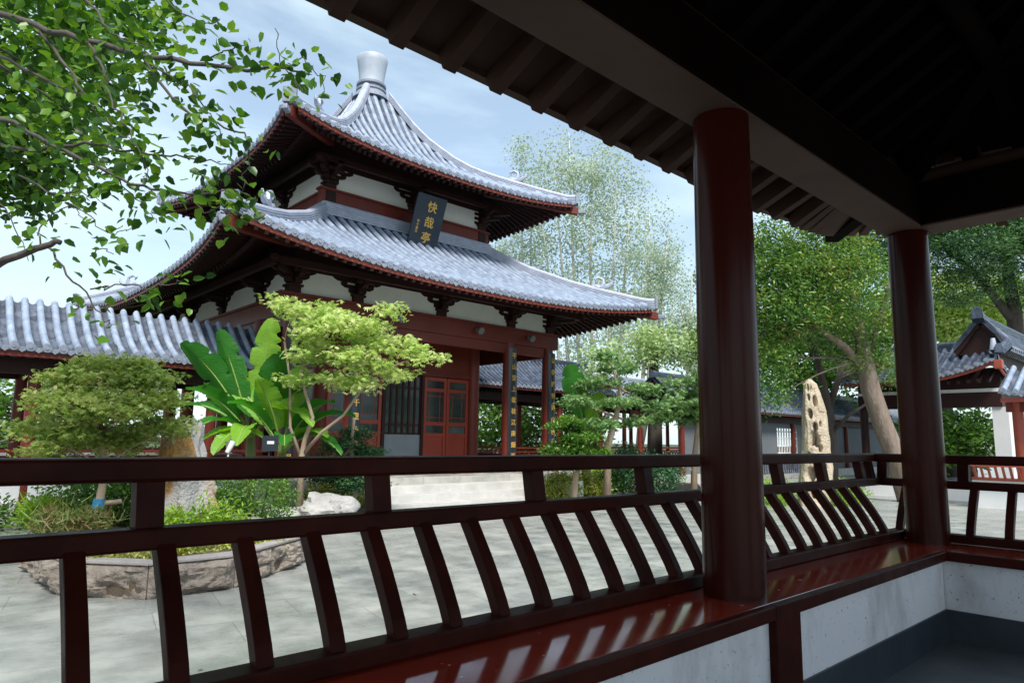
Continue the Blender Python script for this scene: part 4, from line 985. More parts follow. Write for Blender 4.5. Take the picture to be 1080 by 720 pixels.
# ---- planter
PL = [(1.38, 9.6), (1.42, 7.75), (1.98, 7.08), (2.78, 7.08), (3.88, 7.9), (4.42, 9.2), (4.0, 10.5), (2.5, 11.0)]
pl = thing('stone_planter', 'low many-sided planter with rough brown stone sides on the paving', 'planter', (2.8, 9.0, 0))
for i in range(len(PL)):
    a = Vector((*PL[i], 0)); b_ = Vector((*PL[(i+1) % len(PL)], 0)); d = (b_-a); Ln = d.length; d.normalize(); nrm = Vector((d.y, -d.x, 0))
    nblk = max(1, int(Ln/.62)); 
    for q in range(nblk):
        p0 = a+d*(Ln*q/nblk+.006); p1 = a+d*(Ln*(q+1)/nblk-.006); nu, nz_ = 44, 24; vs = []
        sd2 = Vector((i*3.7+q*1.9, i*1.3, q*2.2))
        for iz in range(nz_+1):
            for iu in range(nu+1):
                fu, fz = iu/nu, iz/nz_; pp = p0.lerp(p1, fu); edge = min(fu, 1-fu, fz*.8, (1-fz)*.8)*2
                n1 = noise.ridged_multi_fractal(Vector((fu*Ln/nblk*2.6, fz*1.0, 0))+sd2, .9, 2.1, 6, 1, 2)*.42-.35+.4*noise.fractal(Vector((fu*Ln/nblk*3.2, fz*1.1, 0))+sd2, .9, 2.1, 6); n2_ = noise.cell(Vector((fu*Ln/nblk*5, fz*2.1, 3))+sd2)
                dp = (.045+.115*n1+.03*n2_)*min(1, edge*3.2)
                vs.append(pp+nrm*dp+Vector((0, 0, fz*.305)))
        w_ = nu+1; fs = [(iz*w_+iu, iz*w_+iu+1, (iz+1)*w_+iu+1, (iz+1)*w_+iu) for iz in range(nz_) for iu in range(nu)]
        MB().add(vs, fs).build('stone_block', M_pstone, pl, smooth=True)
m = MB()
for i in range(len(PL)):
    cc = Vector((2.8, 9.0, 0)); a = Vector((*PL[i], 0)); b_ = Vector((*PL[(i+1) % len(PL)], 0))
    ao = a+(a-cc).normalized()*.035; bo = b_+(b_-cc).normalized()*.035; ai = a-(a-cc).normalized()*.16; bi = b_-(b_-cc).normalized()*.16
    m.prism([(ao.x, ao.y, .305), (bo.x, bo.y, .305), (bi.x, bi.y, .305), (ai.x, ai.y, .305)], (0, 0, .03))
m.build('stone_rim', M_cap, pl, bevel=.006)
m = MB(); m.prism([(x, y, .02) for x, y in PL], (0, 0, .27)); m.build('soil', M_psoil, pl)
# planter plants
def sc(P, k): return (P[0], P[1], P[2])
mb0 = AT(103, 530, 8.3); tb = Vector((mb0.x, mb0.y, .29))
cc = AT(108, 428, 8.6)
blobs = []
for (x, y, rx, rz, d) in ((108, 400, .62, .16, 8.6), (70, 425, .55, .15, 8.4), (150, 420, .60, .15, 8.5), (105, 430, .8, .16, 8.2), (45, 452, .42, .13, 8.5), (170, 448, .48, .13, 8.7), (95, 460, .62, .16, 8.5), (135, 465, .5, .14, 8.8), (60, 475, .40, .12, 8.3), (100, 388, .42, .10, 8.8), (130, 384, .45, .12, 8.7), (158, 398, .42, .12, 8.6), (75, 400, .4, .12, 8.5)):
    p = AT(x, y, d); blobs.append(((p.x, p.y, p.z), (rx*.84, rx*.84, rz)))
tk = [(tb.x, tb.y, .25, .055), (tb.x+.02, tb.y, .7, .05), (tb.x+.06, tb.y+.05, 1.1, .04), (cc.x, cc.y, 1.55, .03), (cc.x+.03, cc.y, 2.1, .016)]
mt = tree('maple_tree', 'rounded feathery green maple with blue tape on its trunk in the stone planter', 'tree', [tk], blobs, 330, 40, .17, .058, G_maple, M_barkt, shape='star', flat=.45, up=.8, shell=.4, nb=46, brad=.012, down=.5, sag=.2)
MB().cyl(tb.x+.01, tb.y, .60, .72, .066, .064, 14).build('blue_tape', M_blue, mt, smooth=True)
MB().tube([(tb.x-.02, tb.y, .66), (tb.x+.25, tb.y-.02, .68)], .03, 8).build('brace', M_barkt, mt)
p = AT(206, 500, 9.3); rock('garden_rock', 'upright ochre-stained rock with pale peak in the stone planter', (p.x, p.y, .80), (.44, .36, .78), M_rockp, 3, .42, top_taper=.40, lean=(-.12, .02), planar=1)
def onpl(x, y, z=.29): g_ = ground_at(x, y, z); return g_
p = onpl(215, 572); bush('bush', 'bright yellow-green arching shrub in front of the ochre rock', 'shrub', [((p.x, p.y+.25, .42), (.42, .34, .26)), ((p.x+.35, p.y+.3, .38), (.30, .3, .2)), ((p.x-.3, p.y+.3, .36), (.3, .3, .18))], 110, 34, .17, .085, G_bright, ratio=.28, up=.5, down=-.5)
p = onpl(150, 590); bush('bush', 'low yellow-green ground cover along the front rim of the planter', 'ground cover', [((p.x, p.y+.15, .31), (.55, .16, .07)), ((p.x+.9, p.y+.25, .31), (.75, .16, .07)), ((p.x+1.55, p.y+.75, .31), (.3, .4, .07))], 150, 30, .13, .05, G_hedge, kind='stuff', ratio=.5)
p = onpl(125, 560); bush('bush', 'mid green leafy shrub at the foot of the planter maple', 'shrub', [((p.x, p.y+.5, .62), (.50, .4, .36)), ((p.x-.2, p.y+1.0, .75), (.5, .4, .42)), ((p.x+.4, p.y+.9, .62), (.4, .4, .33))], 120, 34, .2, .07, G_mid, shape='oval', ratio=.5)
p = onpl(55, 572); bush('grass_clump', 'russet and green tufts at the left end of the planter', 'grass clump', [((p.x+.12, p.y+.25, .42), (.26, .26, .16)), ((p.x+.35, p.y+.2, .42), (.22, .2, .14))], 60, 34, .16, .15, G_red, shape='spike', ratio=.10, down=-1.0, up=.1)
p = onpl(40, 560); bush('grass_clump', 'pale green spiky tuft at the far left of the planter', 'grass clump', [((p.x+.1, p.y+.2, .45), (.20, .22, .18))], 30, 34, .18, .19, G_bright, shape='spike', ratio=.10, down=-1.0, up=.1)
p = AT(270, 532, 10.4); bush('bush', 'dark fine-leaved bush between the planter and the white boulder', 'shrub', [((p.x, p.y, .55), (.62, .5, .50)), ((p.x-.5, p.y+.2, .5), (.4, .4, .4))], 150, 34, .2, .065, G_mid, ratio=.4)

# ---- bed in front of the pavilion's left half
tag(MB().prism([(3.4, 11.3, -.01), (5.2, 10.9, -.01), (7.0, 11.2, -.01), (7.45, 12.2, -.01), (7.3, 13.15, -.01), (3.0, 13.6, -.01)], (0, 0, .13)).build('planting_bed', M_psoil), None, None, kind='structure')
p = ground_at(340, 548, .05); rock('garden_rock', 'rounded white boulder low in front of the stairs\' left bushes', (p.x, p.y-.15, .16), (.58, .42, .36), M_rockw, 5, .30, planar=0)
p = ground_at(300, 552, .05); rock('garden_rock', 'long flat white stone left of the rounded boulder', (p.x+.05, p.y+.1, .10), (.60, .26, .20), M_rockw, 8, .30)
p = ground_at(378, 538, .05); bush('bush', 'round golden-green bush at the left foot of the stairs', 'shrub', [((p.x-.05, p.y+.25, .38), (.50, .42, .32)), ((p.x-.6, p.y+.35, .36), (.4, .4, .3))], 130, 32, .17, .055, G_hedge, shape='oval', ratio=.55)
p = AT(372, 502, 13.2)
def cloud(name, label, base, pads, lm, tk, d, nl=70, ls=.07, rt=.3):
    t = thing(name, label, 'tree', base)
    m = MB(); m.tube([q[:3] for q in tk], [q[3] for q in tk], 9); P = []; cv = []
    for (x, y, rx, rz, dd) in pads:
        c = AT(x, y, d+dd); j = min(tk, key=lambda q: (Vector(q[:3])-c).length); m.tube(bez(j[:3], c-Vector((0, 0, rz*.4)), (0, 0, .05), 4), [.035, .03, .025, .02, .012], 6)
        cen = clumps([((c.x, c.y, c.z), (rx, rx, rz))], int(26*rx*rx/.2)+10, .2); pp, cvv = crown_pts(cen, nl, .16, .5); P.append(pp); cv.append(cvv)
    m.build('trunk', M_barkt, t, smooth='all'); leaves('foliage_pads', np.concatenate(P).astype(np.float32), lm, ls, t, .9, 'rhomb', rt, -.2, np.concatenate(cv)); return t
b0 = ground_at(372, 520, .1); cx1 = AT(372, 480, 12.9)
cloud('pruned_pine', 'dark cloud-pruned pine in tiers beside the left couplet column', (cx1.x, cx1.y, .1), [(360, 470, .42, .14, 0), (385, 478, .40, .14, .1), (355, 488, .55, .16, -.1), (382, 494, .5, .14, 0), (350, 502, .5, .14, 0), (375, 458, .30, .12, .2), (378, 510, .55, .15, -.2)], G_pine, [(cx1.x, cx1.y, .08, .07), (cx1.x+.1, cx1.y, .7, .06), (cx1.x-.05, cx1.y, 1.3, .045), (cx1.x, cx1.y, 1.9, .02)], 12.9)

# yellow-green Japanese maple
jb = AT(318, 500, 12.0); J = (jb.x, jb.y)
def jp(x, y, d=12.0, r=.03): p = AT(x, y, d); return (p.x, p.y, p.z, r)
jm_tr = [[(J[0], J[1], .1, .065), jp(318, 482, 12.0, .055), jp(322, 462, 12.0, .04), jp(330, 440, 11.9, .03), jp(318, 400, 11.9, .024), jp(322, 372, 11.9, .018), jp(325, 340, 11.9, .015)],
         [jp(320, 478, 12, .035), jp(340, 455, 11.9, .028), jp(362, 438, 11.8, .022), jp(376, 418, 11.8, .024), jp(392, 395, 11.8, .018), jp(430, 380, 11.8, .010)],
         [jp(318, 484, 12, .035), jp(306, 450, 12, .025), jp(306, 400, 12.1, .02), jp(300, 360, 12.1, .018)]]
jbl = []
for (x, y, rx, rz, d) in ((300, 322, .42, .13, 12.1), (330, 330, .5, .14, 12.0), (345, 350, .6, .15, 11.9), (372, 342, .45, .13, 11.8), (392, 352, .5, .14, 11.8), (420, 365, .45, .13, 11.7), (448, 376, .32, .09, 11.7), (330, 372, .5, .14, 11.9), (368, 378, .55, .14, 11.8), (400, 388, .45, .12, 11.8), (425, 392, .34, .10, 11.8), (385, 405, .4, .11, 11.8), (352, 402, .34, .10, 11.8), (318, 398, .36, .11, 12.0), (410, 330, .3, .09, 11.9)):
    p = AT(x, y, d); jbl.append(((p.x, p.y, p.z), (rx*.95, rx*.95, rz*1.25)))
tree('maple_tree', 'spreading yellow-green maple in front of the pavilion left bay', 'tree', jm_tr, jbl, 200, 26, .19, .085, G_yel, M_barkt, shape='star', flat=.5, up=.8, shell=.5, nb=60, brad=.010, sag=.1)
p = AT(345, 312, 12.4); bl = [((p.x, p.y, p.z), (.4, .4, .16))]; 
# banana plants
def banana(label, base, leavesl, stem_h=1.6, group='banana plants'):
    t = thing('banana_plant', label, 'banana plant', base, group)
    m = MB(); b0 = Vector(base)
    m.tube([b0, b0+Vector((.02, 0, stem_h*.5)), b0+Vector((0, .02, stem_h))], [.13, .11, .07], 12); m.build('stem', mat('banana_stem', (.14, .16, .05), (.22, .16, .08), rough=.6, scale=6, bump=.3, stretch=(1, 1, .2)), t, smooth='all')
    top = b0+Vector((0, 0, stem_h*.9))
    for i, (tip, w, arch, tw) in enumerate(leavesl):
        w *= .88; tip = Vector(tip); d = tip-top; Ln = d.length
        n = 40; vs = []; pts = bez(top, tip, (0, 0, arch*Ln), n); side0 = d.cross(Vector((0, 0, 1))).normalized()
        view = Vector((-.55, -.83, 0)); side0 = (side0*(1-tw)+Vector((.83, -.55, 0))*tw*(1 if side0.dot(Vector((.83, -.55, 0))) > 0 else -1)).normalized()
        pet = 9; tears = {sd_: [random.randint(13, 37) for _ in range(3)] for sd_ in (-1, 1)}
        for k in range(n+1):
            f = max(0, (k-pet)/(n-pet)); ww = w*(sin(pi*min(1, f*.93+.05))**.55 if k > pet else .02)*(1 if f < .98 else .3)
            dr = (pts[min(k+1, n)]-pts[max(k-1, 0)]).normalized(); s_ = (side0-dr*side0.dot(dr)).normalized(); up_ = s_.cross(dr)
            if up_.z < 0: up_ = -up_
            rag = 1+.02*sin(k*.5+i)+random.uniform(-.02, .02)
            for q in (-1, -.55, 0, .55, 1): vs.append(pts[k]+s_*(ww*q*rag*(.62 if abs(q) == 1 and k in tears[int(q)] else 1))+up_*(abs(q)*ww*.30+.014*(k % 2)*abs(q)+.010*sin(k*.6+i+q)*abs(q)-(.0 if q else .012)))
        fs = [(k*5+j, k*5+j+1, (k+1)*5+j+1, (k+1)*5+j) for k in range(n) for j in range(4)]
        V = np.array([tuple(v) for v in vs], dtype=np.float32)
        var = np.tile(np.array([.55, .45, .95, .45, .55]), n+1)*.6+random.uniform(0, .4)
        lf = link_mesh('leaf', V, fs, random.choice([G_ban, G_ban, G_ban, G_ban2]), t, smooth='all', var=np.clip(var, 0, 1))
        MB().tube(pts, [.028*(1-.8*k/n) for k in range(n+1)], 6).build('midrib', M_rib, lf, smooth='all')
    return t
def banmat(name, a, b_):
    m = leafmat(name, [a, b_], rough=.35, trans=.4); t = m.node_tree
    p = [n for n in t.nodes if n.type == 'BSDF_PRINCIPLED'][0]
    co = t.nodes.new('ShaderNodeTexCoord'); w = t.nodes.new('ShaderNodeTexNoise'); w.inputs['Scale'].default_value = 14; w.inputs['Detail'].default_value = 4
    mp_ = t.nodes.new('ShaderNodeMapping'); mp_.inputs['Scale'].default_value = (1, 1, 4); t.links.new(co.outputs['Object'], mp_.inputs[0]); t.links.new(mp_.outputs[0], w.inputs['Vector'])
    bb = t.nodes.new('ShaderNodeBump'); bb.inputs['Strength'].default_value = .6; bb.inputs['Distance'].default_value = .02; t.links.new(w.outputs['Fac'], bb.inputs['Height']); t.links.new(bb.outputs[0], p.inputs['Normal']); return m
G_ban = banmat('banana_leaf', (.022, .14, .020), (.06, .25, .03)); G_ban2 = banmat('banana_leaf_light', (.12, .32, .03), (.24, .46, .05))
M_rib = mat('leaf_midrib', (.18, .30, .06), (.24, .34, .09), rough=.5, bump=0)
A3 = lambda x, y, d: tuple(AT(x, y, d))
bb = AT(262, 505, 12.6)
banana('banana plant with one tall upright leaf left of the yellow-green maple', (bb.x, bb.y, .1), [(A3(231, 347, 12.5), .26, .10, .9), (A3(190, 362, 12.2), .30, .22, .9), (A3(288, 335, 12.8), .30, .12, .8), (A3(206, 452, 11.9), .22, .45, .5), (A3(345, 402, 12.4), .24, .30, .6), (A3(250, 470, 11.6), .22, .5, .3), (A3(180, 430, 12.6), .22, .35, .6), (A3(300, 372, 12.4), .28, .2, .9), (A3(372, 398, 12.2), .22, .32, .5), (A3(196, 410, 12.0), .26, .3, .7), (A3(225, 480, 11.7), .2, .5, .3), (A3(330, 450, 11.8), .2, .5, .4)], 1.5)
bb = AT(296, 505, 12.4)
banana('lower banana plant drooping over the dark sign', (bb.x, bb.y, .1), [(A3(352, 425, 12.1), .24, .40, .3), (A3(240, 425, 12.0), .24, .42, .3), (A3(345, 462, 12.0), .22, .45, .3), (A3(272, 400, 12.0), .26, .25, .6), (A3(215, 405, 12.8), .25, .3, .7), (A3(300, 470, 11.7), .2, .6, .4), (A3(318, 385, 12.6), .26, .2, .8), (A3(375, 440, 12.2), .2, .4, .3), (A3(205, 470, 12.0), .2, .5, .4), (A3(225, 385, 12.9), .24, .2, .9), (A3(360, 480, 11.9), .18, .5, .2)], 1.2)
bb = AT(618, 500, 17.2)
banana('banana plant with one broad dark leaf beside the right corner column', (bb.x, bb.y, .1), [(A3(600, 384, 17.0), .36, .12, .9), (A3(636, 415, 17.2), .30, .2, .8), (A3(655, 452, 16.6), .26, .4, .5), (A3(590, 440, 17.4), .26, .3, .5)], 1.7)
# white peak rock and sign, spotlight
p = AT(197, 478, 10.8); rock('garden_rock', 'pale grey pointed stone left of the banana plants', (p.x, p.y, .9), (.36, .34, .92), M_rockw, 11, .40, top_taper=.55, lean=(.03, 0), planar=1)
p = AT(285, 468, 11.6); s = thing('garden_sign', 'small black sign with white lines among the banana leaves', 'sign', (p.x, p.y, .1))
m = MB(); m.box(p.x-.14, p.x+.14, p.y-.01, p.y+.01, p.z-.12, p.z+.14); m.build('sign_board', M_black, s)
m = MB(); m.box(p.x-.06, p.x+.06, p.y-.014, p.y-.011, p.z+.0, p.z+.05); m.build('white_label', M_cloth, s)
MB().cyl(p.x, p.y+.03, .1, p.z-.1, .015).build('post', M_black, s)
p = AT(241, 472, 11.2); s = thing('garden_light', 'small white garden spotlight on a stake beside the banana leaves', 'garden light', (p.x, p.y, .1))
MB().tube([(p.x, p.y, .1), (p.x, p.y, p.z-.05)], .015, 8).build('stake', M_cloth, s); MB().tube([(p.x-.02, p.y, p.z-.08), (p.x+.07, p.y, p.z+.10)], [.035, .05], 12).build('lamp_head', M_cloth, s, smooth=True)

# ---- bed right of the stairs
tag(MB().prism([(13.05, 11.1, -.01), (15.2, 10.4, -.01), (18, 11.2, -.01), (21, 13.3, -.01), (21, 17.3, -.01), (15.2, 17.3, -.01), (15.15, 13.15, -.01), (13.05, 13.15, -.01)], (0, 0, .12)).build('planting_bed', M_psoil), None, None, kind='structure')
for (x, y, lab, r_b) in ((600, 521, 'golden-green clipped mound at the right foot of the stairs', .55), (625, 519, 'golden-green clipped mound below the cloud-pruned tree', .55), (650, 517, 'darker green mound left of the railing stub post', .45)):
    q = ground_at(x, y+6, .1); bush('bush', lab, 'shrub', [((q.x, q.y+.2, .36), (r_b, r_b, .32))], 80, 34, .2, .07, G_hedge if x < 640 else G_mid, shape='oval', ratio=.55, group='mounds right of the stairs')
q = ground_at(655, 524, .05); rock('garden_rock', 'flat pale stone at the front edge of the right planting bed', (q.x, q.y, .12), (.75, .35, .2), M_rockw, 14, .3)
q = AT(668, 500, 17.8); bush('bush', 'dark blue-green shrub behind the flat pale stone', 'shrub', [((q.x, q.y, .75), (.9, .6, .6)), ((q.x+.8, q.y-.3, .6), (.6, .5, .5))], 160, 34, .24, .08, G_pine, shape='oval', ratio=.5)
c1 = AT(640, 470, 16.6)
tkc = [(c1.x, c1.y, .1, .10), tuple(AT(641, 470, 16.6))+(.085,), tuple(AT(650, 440, 16.6))+(.07,), tuple(AT(654, 410, 16.6))+(.05,), tuple(AT(645, 385, 16.6))+(.03,)]
cloud('pruned_tree', 'tall layered cloud-pruned tree right of the corner column', (c1.x, c1.y, .1), [(612, 424, .5, .13, -.3), (652, 388, .55, .14, .2), (636, 403, .5, .12, 0), (676, 410, .55, .12, .3), (655, 424, .55, .12, -.2), (690, 428, .45, .11, .4), (628, 448, .5, .12, -.5), (668, 445, .4, .10, .2), (640, 376, .35, .11, .4), (618, 408, .35, .1, .2)], G_lmap, tkc, 16.6, 15, .12, .5)
c2 = AT(605, 480, 15.8)
cloud('pruned_pine', 'low cloud-pruned pine at the foot of the right couplet column', (c2.x, c2.y, .1), [(598, 448, .45, .16, 0), (612, 460, .5, .16, 0), (596, 474, .55, .16, 0), (622, 478, .5, .15, 0), (605, 488, .5, .14, -.2)], G_mid, [(c2.x, c2.y, .08, .08), (c2.x+.1, c2.y, .9, .06), (c2.x-.05, c2.y, 1.6, .04), (c2.x, c2.y, 2.1, .02)], 15.8, 44, .10, .4)
# feathery maple further right
q = AT(722, 470, 18.5); bl = []
for (x, y, rx, rz) in ((735, 418, .9, .22), (715, 428, .8, .2), (745, 438, .8, .2), (700, 440, .6, .16), (728, 402, .6, .16), (760, 425, .8, .2)):
    w = AT(x, y, 18.5); bl.append(((w.x, w.y, w.z), (rx, rx, rz)))
tree('maple_tree', 'light green drooping maple left of the first near column', 'tree', [[(q.x+.4, q.y, 0, .10), (q.x+.45, q.y, 1.0, .08), tuple(AT(738, 430, 18.5))+(.05,), tuple(AT(732, 408, 18.5))+(.02,)]], bl, 150, 26, .26, .13, G_lmap, M_barkt, shape='star', flat=.5, up=1.0, shell=.2, nb=30, brad=.014, down=.6)
q = AT(606, 503, 16.5); s = MB().box(q.x-.22, q.x+.22, q.y-.1, q.y+.1, .1, .55).build('utility_box', M_cloth, bevel=.02); tag(s, 'small pale utility box half hidden by the golden mounds', 'box')
tag(leaves('hedge', (lambda c: crown_pts(c, 26, .22, .8)[0])(np.stack([rng.uniform(16.5, 30, 700), rng.uniform(13.6, 14.5, 700)*0+rng.uniform(16.4, 17.2, 700), rng.uniform(.08, .55, 700)], 1)).astype(np.float32), G_bright, .08, None, .6, 'oval', .5), 'long clipped bright green hedge in front of the low white wall', 'hedge', None, 'stuff')
tag(leaves('shrub_border', (lambda c: crown_pts(c, 26, .26, .8)[0])(np.stack([rng.uniform(-6, 3.2, 330), rng.uniform(13.2, 13.9, 330), rng.uniform(.06, .42, 330)], 1)).astype(np.float32), G_mid, .10, None, .5, 'oval', .5), 'low mixed green border along the foot of the left gallery', 'ground cover', None, 'stuff')

# ---- right garden: rock, magnolia, big trees
q = AT(857, 452, 17.2)
def standing_stone(cx_, cy_, H, w, seed):
    nh, na = 200, 150; vs = []
    vd = Vector((-cx_, -cy_, 0)).normalized(); va = atan2(vd.y, vd.x)
    pits = [(-.35, .93, .06), (.35, .82, .085), (-.25, .72, .075), (.55, .64, .05), (-.05, .53, .11), (.15, .505, .09), (.45, .45, .06), (-.5, .40, .05), (.1, .35, .05), (-.30, .24, .11), (-.1, .26, .09), (.35, .20, .07), (.0, .10, .07), (.7, .3, .06)]
    for a in range(14): pits.append((random.uniform(-2.9, 2.9), random.uniform(.05, .95), random.uniform(.03, .08)))
    for i in range(nh+1):
        h = i/nh; r = w*np.interp(h, [0, .25, .5, .72, .88, .96, 1], [1.22, 1.08, .98, .84, .66, .5, .12])
        lean = (.10*sin(h*3.2+1), .06*sin(h*4+2))
        for k in range(na):
            an = 2*pi*k/na; n = Vector((cos(an), sin(an), h*3.2))
            d = 1+.10*noise.fractal(n*1.1+Vector((seed, 0, 0)), 1, 2, 6)+.10*abs(noise.noise(n*2.6+Vector((seed, 9, 0))))+.07*(noise.cell(n*1.7)-.5)
            for (pa, ph, pr) in pits:
                da = (an-va-pa+pi) % (2*pi)-pi; q_ = (da*w*.9)**2+((h-ph)*H*.62)**2
                if q_ < pr*pr*1.3: d *= 1-.72*min(1, (1-q_/(pr*pr*1.3))*2.2)
            vs.append((cx_+lean[0]+r*d*cos(an), cy_+lean[1]+r*d*.8*sin(an), h*H-.02))
    fs = [(i*na+k, i*na+(k+1) % na, (i+1)*na+(k+1) % na, (i+1)*na+k) for i in range(nh) for k in range(na)]+[tuple(range(nh*na, (nh+1)*na))]
    return MB().add(vs, fs).build('scholar_rock', M_rockc, None, smooth='all')
tag(standing_stone(q.x, q.y, 3.15, .40, 4.2), 'tall tan pitted standing stone with holes in front of the dark gallery', 'rock')
bush('bush', 'fresh green fern mass at the foot of the standing rock', 'ground cover', [((q.x-1.2, q.y+.9, .25), (1.6, .6, .34)), ((q.x+.9, q.y-.2, .22), (1.0, .6, .28))], 260, 30, .25, .10, G_bright, kind='stuff', ratio=.3, down=-.4)
T = lambda x, y, d, r: tuple(AT(x, y, d))+(r,)
bl = []
for (x, y, d, rx, rz) in ((830, 290, 18, 1.2, .8), (870, 275, 18.5, 1.3, .8), (905, 300, 18.5, 1.3, .8), (825, 330, 17.8, 1.1, .7), (865, 325, 18, 1.3, .7), (812, 380, 17.6, .7, .6), (900, 350, 19, 1.1, .6), (800, 310, 18, 1.2, .9), (930, 395, 19, .8, .35), (898, 378, 19, .8, .35), (850, 250, 18.5, 1.3, .7), (808, 415, 17.4, .45, .35), (785, 360, 18.2, 1.2, 1.0), (790, 280, 18.8, 1.2, .9)):
    w = AT(x, y, d); bl.append(((w.x, w.y, w.z), (rx, rx, rz)))
gz = ground_at(962, 540)
tree('broadleaf_tree', 'glossy broadleaf tree with orange-tinged leaves and a thick leaning trunk between the columns', 'tree',
     [[(AT(958, 505, 18.5).x, AT(958, 505, 18.5).y, 0, .30), T(944, 480, 18.5, .27), T(930, 445, 18.5, .25), T(918, 410, 18.5, .25), T(912, 380, 18.5, .22), T(908, 355, 18.4, .16), T(902, 325, 18.3, .11), T(895, 285, 18.2, .07)],
      [T(914, 392, 18.5, .13), T(890, 365, 18.3, .10), T(862, 345, 18.1, .07), T(835, 320, 18, .06)], [T(912, 385, 18.5, .15), T(922, 350, 18.8, .11), T(935, 315, 19, .08), T(945, 280, 19, .05)]],
     bl, 430, 100, .46, .105, G_mag, M_bark, shape='oval', ratio=.45, flat=.7, up=.5, shell=.55, nb=70, brad=.022, mix=.45)
bl = []
for (x, y, d, rx, rz) in ((905, 380, 21.5, .8, .35), (915, 398, 21.5, .5, .2)): w = AT(x, y, d); bl.append(((w.x, w.y, w.z), (rx, rx, rz)))
tree('slender_tree', 'slender dark-trunked tree just right of the standing rock', 'tree', [[(AT(877, 505, 20.5).x, AT(877, 505, 20.5).y, 0, .20), T(876, 470, 20.5, .19), T(874, 440, 20.5, .17), T(868, 405, 20.5, .12), T(860, 370, 20.3, .07), T(845, 340, 20.2, .04)], [T(874, 430, 20.5, .12), T(884, 400, 20.5, .08), T(898, 365, 20.6, .05)], [T(878, 455, 20.4, .07), T(895, 438, 20.2, .055), T(915, 425, 20, .03)]], bl, 60, 40, .4, .11, G_mag, M_barkd, shape='oval', ratio=.45, nb=24)
bl = []
for (x, y, d, rx, rz) in ((1010, 260, 27, 2.4, 1.4), (1060, 250, 27, 2.4, 1.5), (1100, 280, 27, 2.4, 1.5), (960, 240, 28, 2.2, 1.5), (1040, 200, 28, 3.0, 1.6), (920, 262, 29, 2.0, 1.3), (1120, 220, 28, 3, 2), (1005, 305, 27.5, 1.4, .8), (985, 200, 28, 2.5, 1.5)):
    w = AT(x, y, d); bl.append(((w.x, w.y, w.z), (rx, rx, rz)))
tree('feathery_tree', 'tall dark feathery tree above the hall at the upper right', 'tree', [[(AT(1075, 500, 29).x, AT(1075, 500, 29).y, 0, .4), T(1075, 420, 29, .36), T(1070, 330, 28.5, .28), T(1060, 270, 28, .18), T(1050, 220, 28, .08)], [T(1070, 340, 28.6, .2), T(1030, 290, 28, .12), T(985, 250, 28, .07)]], bl, 1000, 110, .8, .17, G_feath, M_barkd, shape='rhomb', ratio=.3, flat=.4, up=1.1, shell=.35, nb=60, brad=.02, down=.4)
def simple_tree(name, label, x, ybase, d, blobspec, nc, nl, cr, ls, lm, bm_=M_barkd, group='trees beyond the courtyard', **k):
    bl = []
    for (bx_, by_, rx, rz) in blobspec: w = AT(bx_, by_, d); bl.append(((w.x, w.y, w.z), (rx, rx, rz)))
    b_ = AT(x, ybase, d); top = max(bl, key=lambda q: q[0][2])[0]; lo = min(q[0][2] for q in bl)
    tr = [[(b_.x, b_.y, 0, .012*d), (b_.x+.1, b_.y, lo*.55, .010*d), ((b_.x+top[0])/2, (b_.y+top[1])/2, (lo+top[2])/2, .006*d), (top[0], top[1], top[2], .002*d)]]
    return tree(name, label, 'tree', tr, bl, nc, nl, cr, ls, lm, bm_, group=group, **k)
simple_tree('leafy_tree', 'yellowish green tree low behind the hall roof at the right', 1000, 480, 34, [(1000, 350, 2.4, 1.6), (1040, 335, 2.4, 1.5), (980, 320, 2.2, 1.5), (1080, 325, 2.4, 1.5), (1020, 310, 2, 1)], 260, 50, .9, .26, G_yel, ratio=.6)
simple_tree('leafy_tree', 'mid green tree behind the dark gallery between the two near columns', 850, 480, 36, [(800, 400, 2.4, 1.8), (840, 385, 2.4, 1.8), (890, 390, 2.4, 1.8), (935, 375, 2.4, 1.8), (860, 350, 2.6, 1.6), (810, 350, 2.2, 1.8), (920, 330, 2.6, 1.8)], 330, 50, 1.0, .28, G_mid, ratio=.6)
simple_tree('leafy_tree', 'tree filling the opening under the hall beam by the white wall', 1020, 480, 31, [(1005, 455, 1.8, 1.1), (1035, 465, 1.8, 1.1), (985, 470, 1.5, 1.0)], 130, 40, .8, .24, G_mid, ratio=.6)
# poplars and pale background trees
def poplar(label, x, d, specs, nc, nl=62, tops=None, cr=.75, ls=.165):
    bl = []
    for (bx_, by_, rx, rz) in specs: w = AT(bx_, by_, d); bl.append(((w.x, w.y, w.z), (rx, rx, rz)))
    b_ = AT(x, 480, d); trs = []
    for (tx, ty, fx) in tops:
        mid = AT(fx, 400, d); tp = AT(tx, ty, d); md = AT((fx+tx)/2+random.uniform(-4, 4), (400+ty)/2, d)
        trs.append([(b_.x, b_.y, 0, 0.0045*d), (mid.x, mid.y, mid.z, .0030*d), (md.x, md.y, md.z, .0018*d), (tp.x, tp.y, tp.z, .0006*d)])
    return tree('poplar_tree', label, 'tree', trs, bl, nc, nl, cr, ls, G_pop, M_barkp, ratio=.7, flat=1.1, up=.2, shell=.15, nb=90, brad=.008, group='tall pale poplars behind the pavilion', limb_n=0, sag=.5)
poplar('tallest pale poplar with many upright stems right behind the pavilion', 622, 42, [(600, 170, 2.1, 3.0), (625, 200, 2.4, 3.4), (650, 215, 2.0, 3.0), (585, 240, 2.4, 3.6), (640, 270, 2.8, 3.8), (610, 330, 2.4, 3.6), (662, 330, 2.2, 3.2), (600, 400, 2.0, 2.5)], 330, tops=[(600, 140, 612), (585, 180, 600), (625, 165, 625), (650, 190, 640), (665, 215, 652), (570, 220, 592)])
